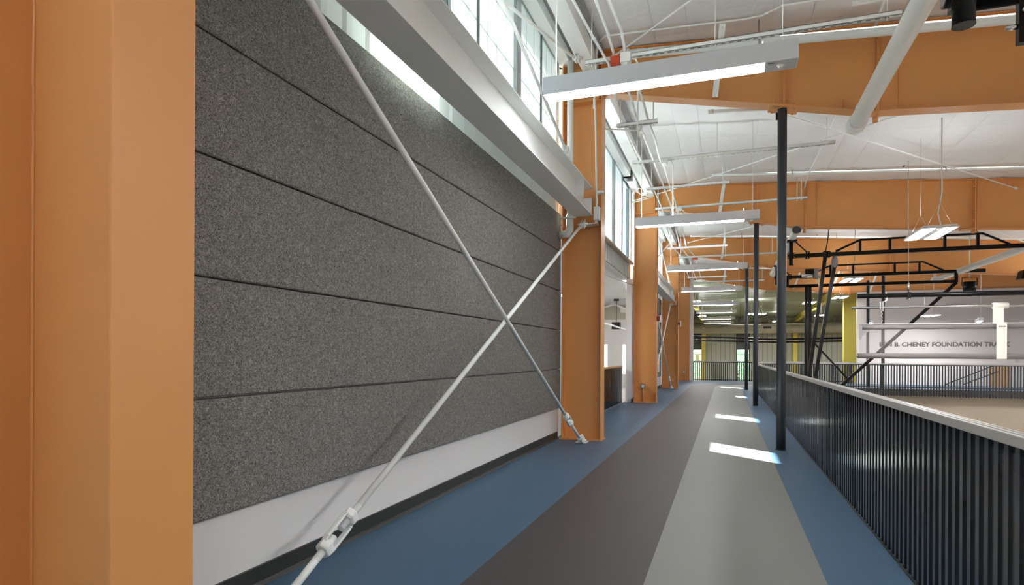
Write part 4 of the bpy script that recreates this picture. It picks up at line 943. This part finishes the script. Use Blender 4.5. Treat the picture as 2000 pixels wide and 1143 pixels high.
# black can lamps
cn = thing('can_speaker', 'black round hanging can below the white slanting pipe', 'speaker', (7.62, 24, 3.57)); MB().cyl((7.62, 24, 3.57), (7.62, 24, 3.86), .18, 24, r2=.19).build('can', BLACKM, cn); MB().cyl((7.62, 24, 3.86), (7.62, 24, 3.885), .197, 24, r2=.185).build('lid', BLACKM, cn)
MB().tube([(7.41, 24, 3.76), (7.41, 24, 4.02), (7.83, 24, 4.02), (7.83, 24, 3.76)], .012, 6).build('yoke', BLACKM, cn); MB().cyl((7.62, 24, 4.02), (7.62, 24, roof(7.6)), .02, 8).build('stem', WHITEST, cn)
b = MB(); b.prism([(8.95, 3.92), (9.35, 3.92), (9.35, 4.2), (9.02, 4.2)], 'y', 23.8, 24.2); sp = thing('speaker', 'black wedge speaker at the right edge of the picture', 'speaker', (9.15, 24, 3.92)); b.build('cabinet', BLACKM, sp); MB().cyl((9.15, 24, 4.2), (9.15, 24, roof(9.15)), .015, 8).build('stem', WHITEST, sp)
# thin vertical white stems seen against the girders
one('ceiling_stem', MB().cyl((1.85, 17.55, 5.5), (1.85, 17.55, 6.1), .012, 6), WHITEST, 'thin white stem beside the nearest black post', 'stem')

# ================================================================== GYM CONTENTS
du = thing('air_duct', 'large round beige air duct across the far gym', 'duct', (5, 60, 3.4)); MB().cyl((-13, 60, 3.98), (23.5, 60, 3.98), .52, 32).build('duct', DUCTM, du)
for x in (-1.5, 1.5, 3.0, 5.5, 9): MB().cyl((x, 60, 3.98), (x+.05, 60, 3.98), .53, 32).build('seam_ring', DUCTM, du)
v = MB(); v.box(3.0, 59.4, 3.75, 4.0, 59.52, 4.25); q = v.build('register', DUCTM, du); MB().box(3.15, 59.38, 3.85, 3.85, 59.4, 4.05).build('louvre', BLACKM, q)
def yframe(x, lab, near=False):
    t = thing('yellow_frame', lab, 'steel frame', (x, 61.5, -4.6))
    MB().box(x-.17, 61.3, -4.6, x+.17, 61.9, 4.54).build('column', YELLOW, t)
    r = MB(); r.prism([(61.9, 4.56), (36, 5.0), (36, 5.54), (61.9, 4.98)], 'x', x-.01, x+.01); r.build('rafter_web', YELLOW, t)
    r = MB(); r.prism([(61.9, 4.54), (36, 4.98), (36, 5.0), (61.9, 4.56)], 'x', x-.13, x+.13); r.build('rafter_flange', YELLOW, t)
    for y in (40, 44, 48, 52, 56): MB().box(x-.12, y, 5.0-.017*(y-36), x+.12, y+.02, 5.52-.0217*(y-36)).build('stiffener', YELLOW, t)
yframe(-2.1, 'yellow steel frame at the left of the gym, behind the pendant row'); yframe(6.02, 'yellow steel frame behind the leaning black tubes in the gym'); yframe(14, 'yellow steel frame hidden behind the lettered wall')
t = thing('yellow_column', 'large yellow steel column beside the lettered wall', 'column', (6.17, 36.4, -4.6)); MB().box(5.93, 36.1, -4.6, 6.48, 36.16, 5.0).build('face_flange', YELLOW, t); MB().box(6.19, 36.16, -4.6, 6.22, 36.7, 5.0).build('web', YELLOW, t); MB().box(5.93, 36.7, -4.6, 6.48, 36.76, 5.0).build('back_flange', YELLOW, t)
MB().box(5.87, 36.02, -4.6, 5.93, 36.4, 5.0).build('side_plate', YELLOW, t)
for k, (x, y, z) in enumerate(((.98, 48, 3.86), (-1.92, 44, 4.12))):
    sp = thing('speaker', ('black hanging speaker between pendants and posts in the gym', 'black hanging speaker at the left of the pendant row')[k], 'speaker', (x, y, z)); MB().box(x-.15, y, z, x+.15, y+.25, z+.36).build('cabinet', BLACKM, sp); MB().cyl((x, y+.1, z+.36), (x, y+.1, gz(y)), .012, 6).build('stem', BLACKM, sp)
one('window_notice', MB().box(-2.86, 62.108, .65, -2.5, 62.12, 1.4), PLASTICW, 'white notice on the left gym window', 'notice')
one('wood_panel', MB().box(11.75, 34.36, 0, 12.5, 34.39, .95), WOODM, 'tan wooden panel behind the far rail at the right', 'panel')
hr = MB(); hr.tube([(9.9, 34.3, .02), (11.8, 34.3, .95)], .025, 8); hr.tube([(10.6, 34.2, .05), (12.0, 34.2, .7)], .025, 8); one('hand_rail', hr, BLACKM, 'sloping black hand rail behind the far guard rail', 'hand rail')
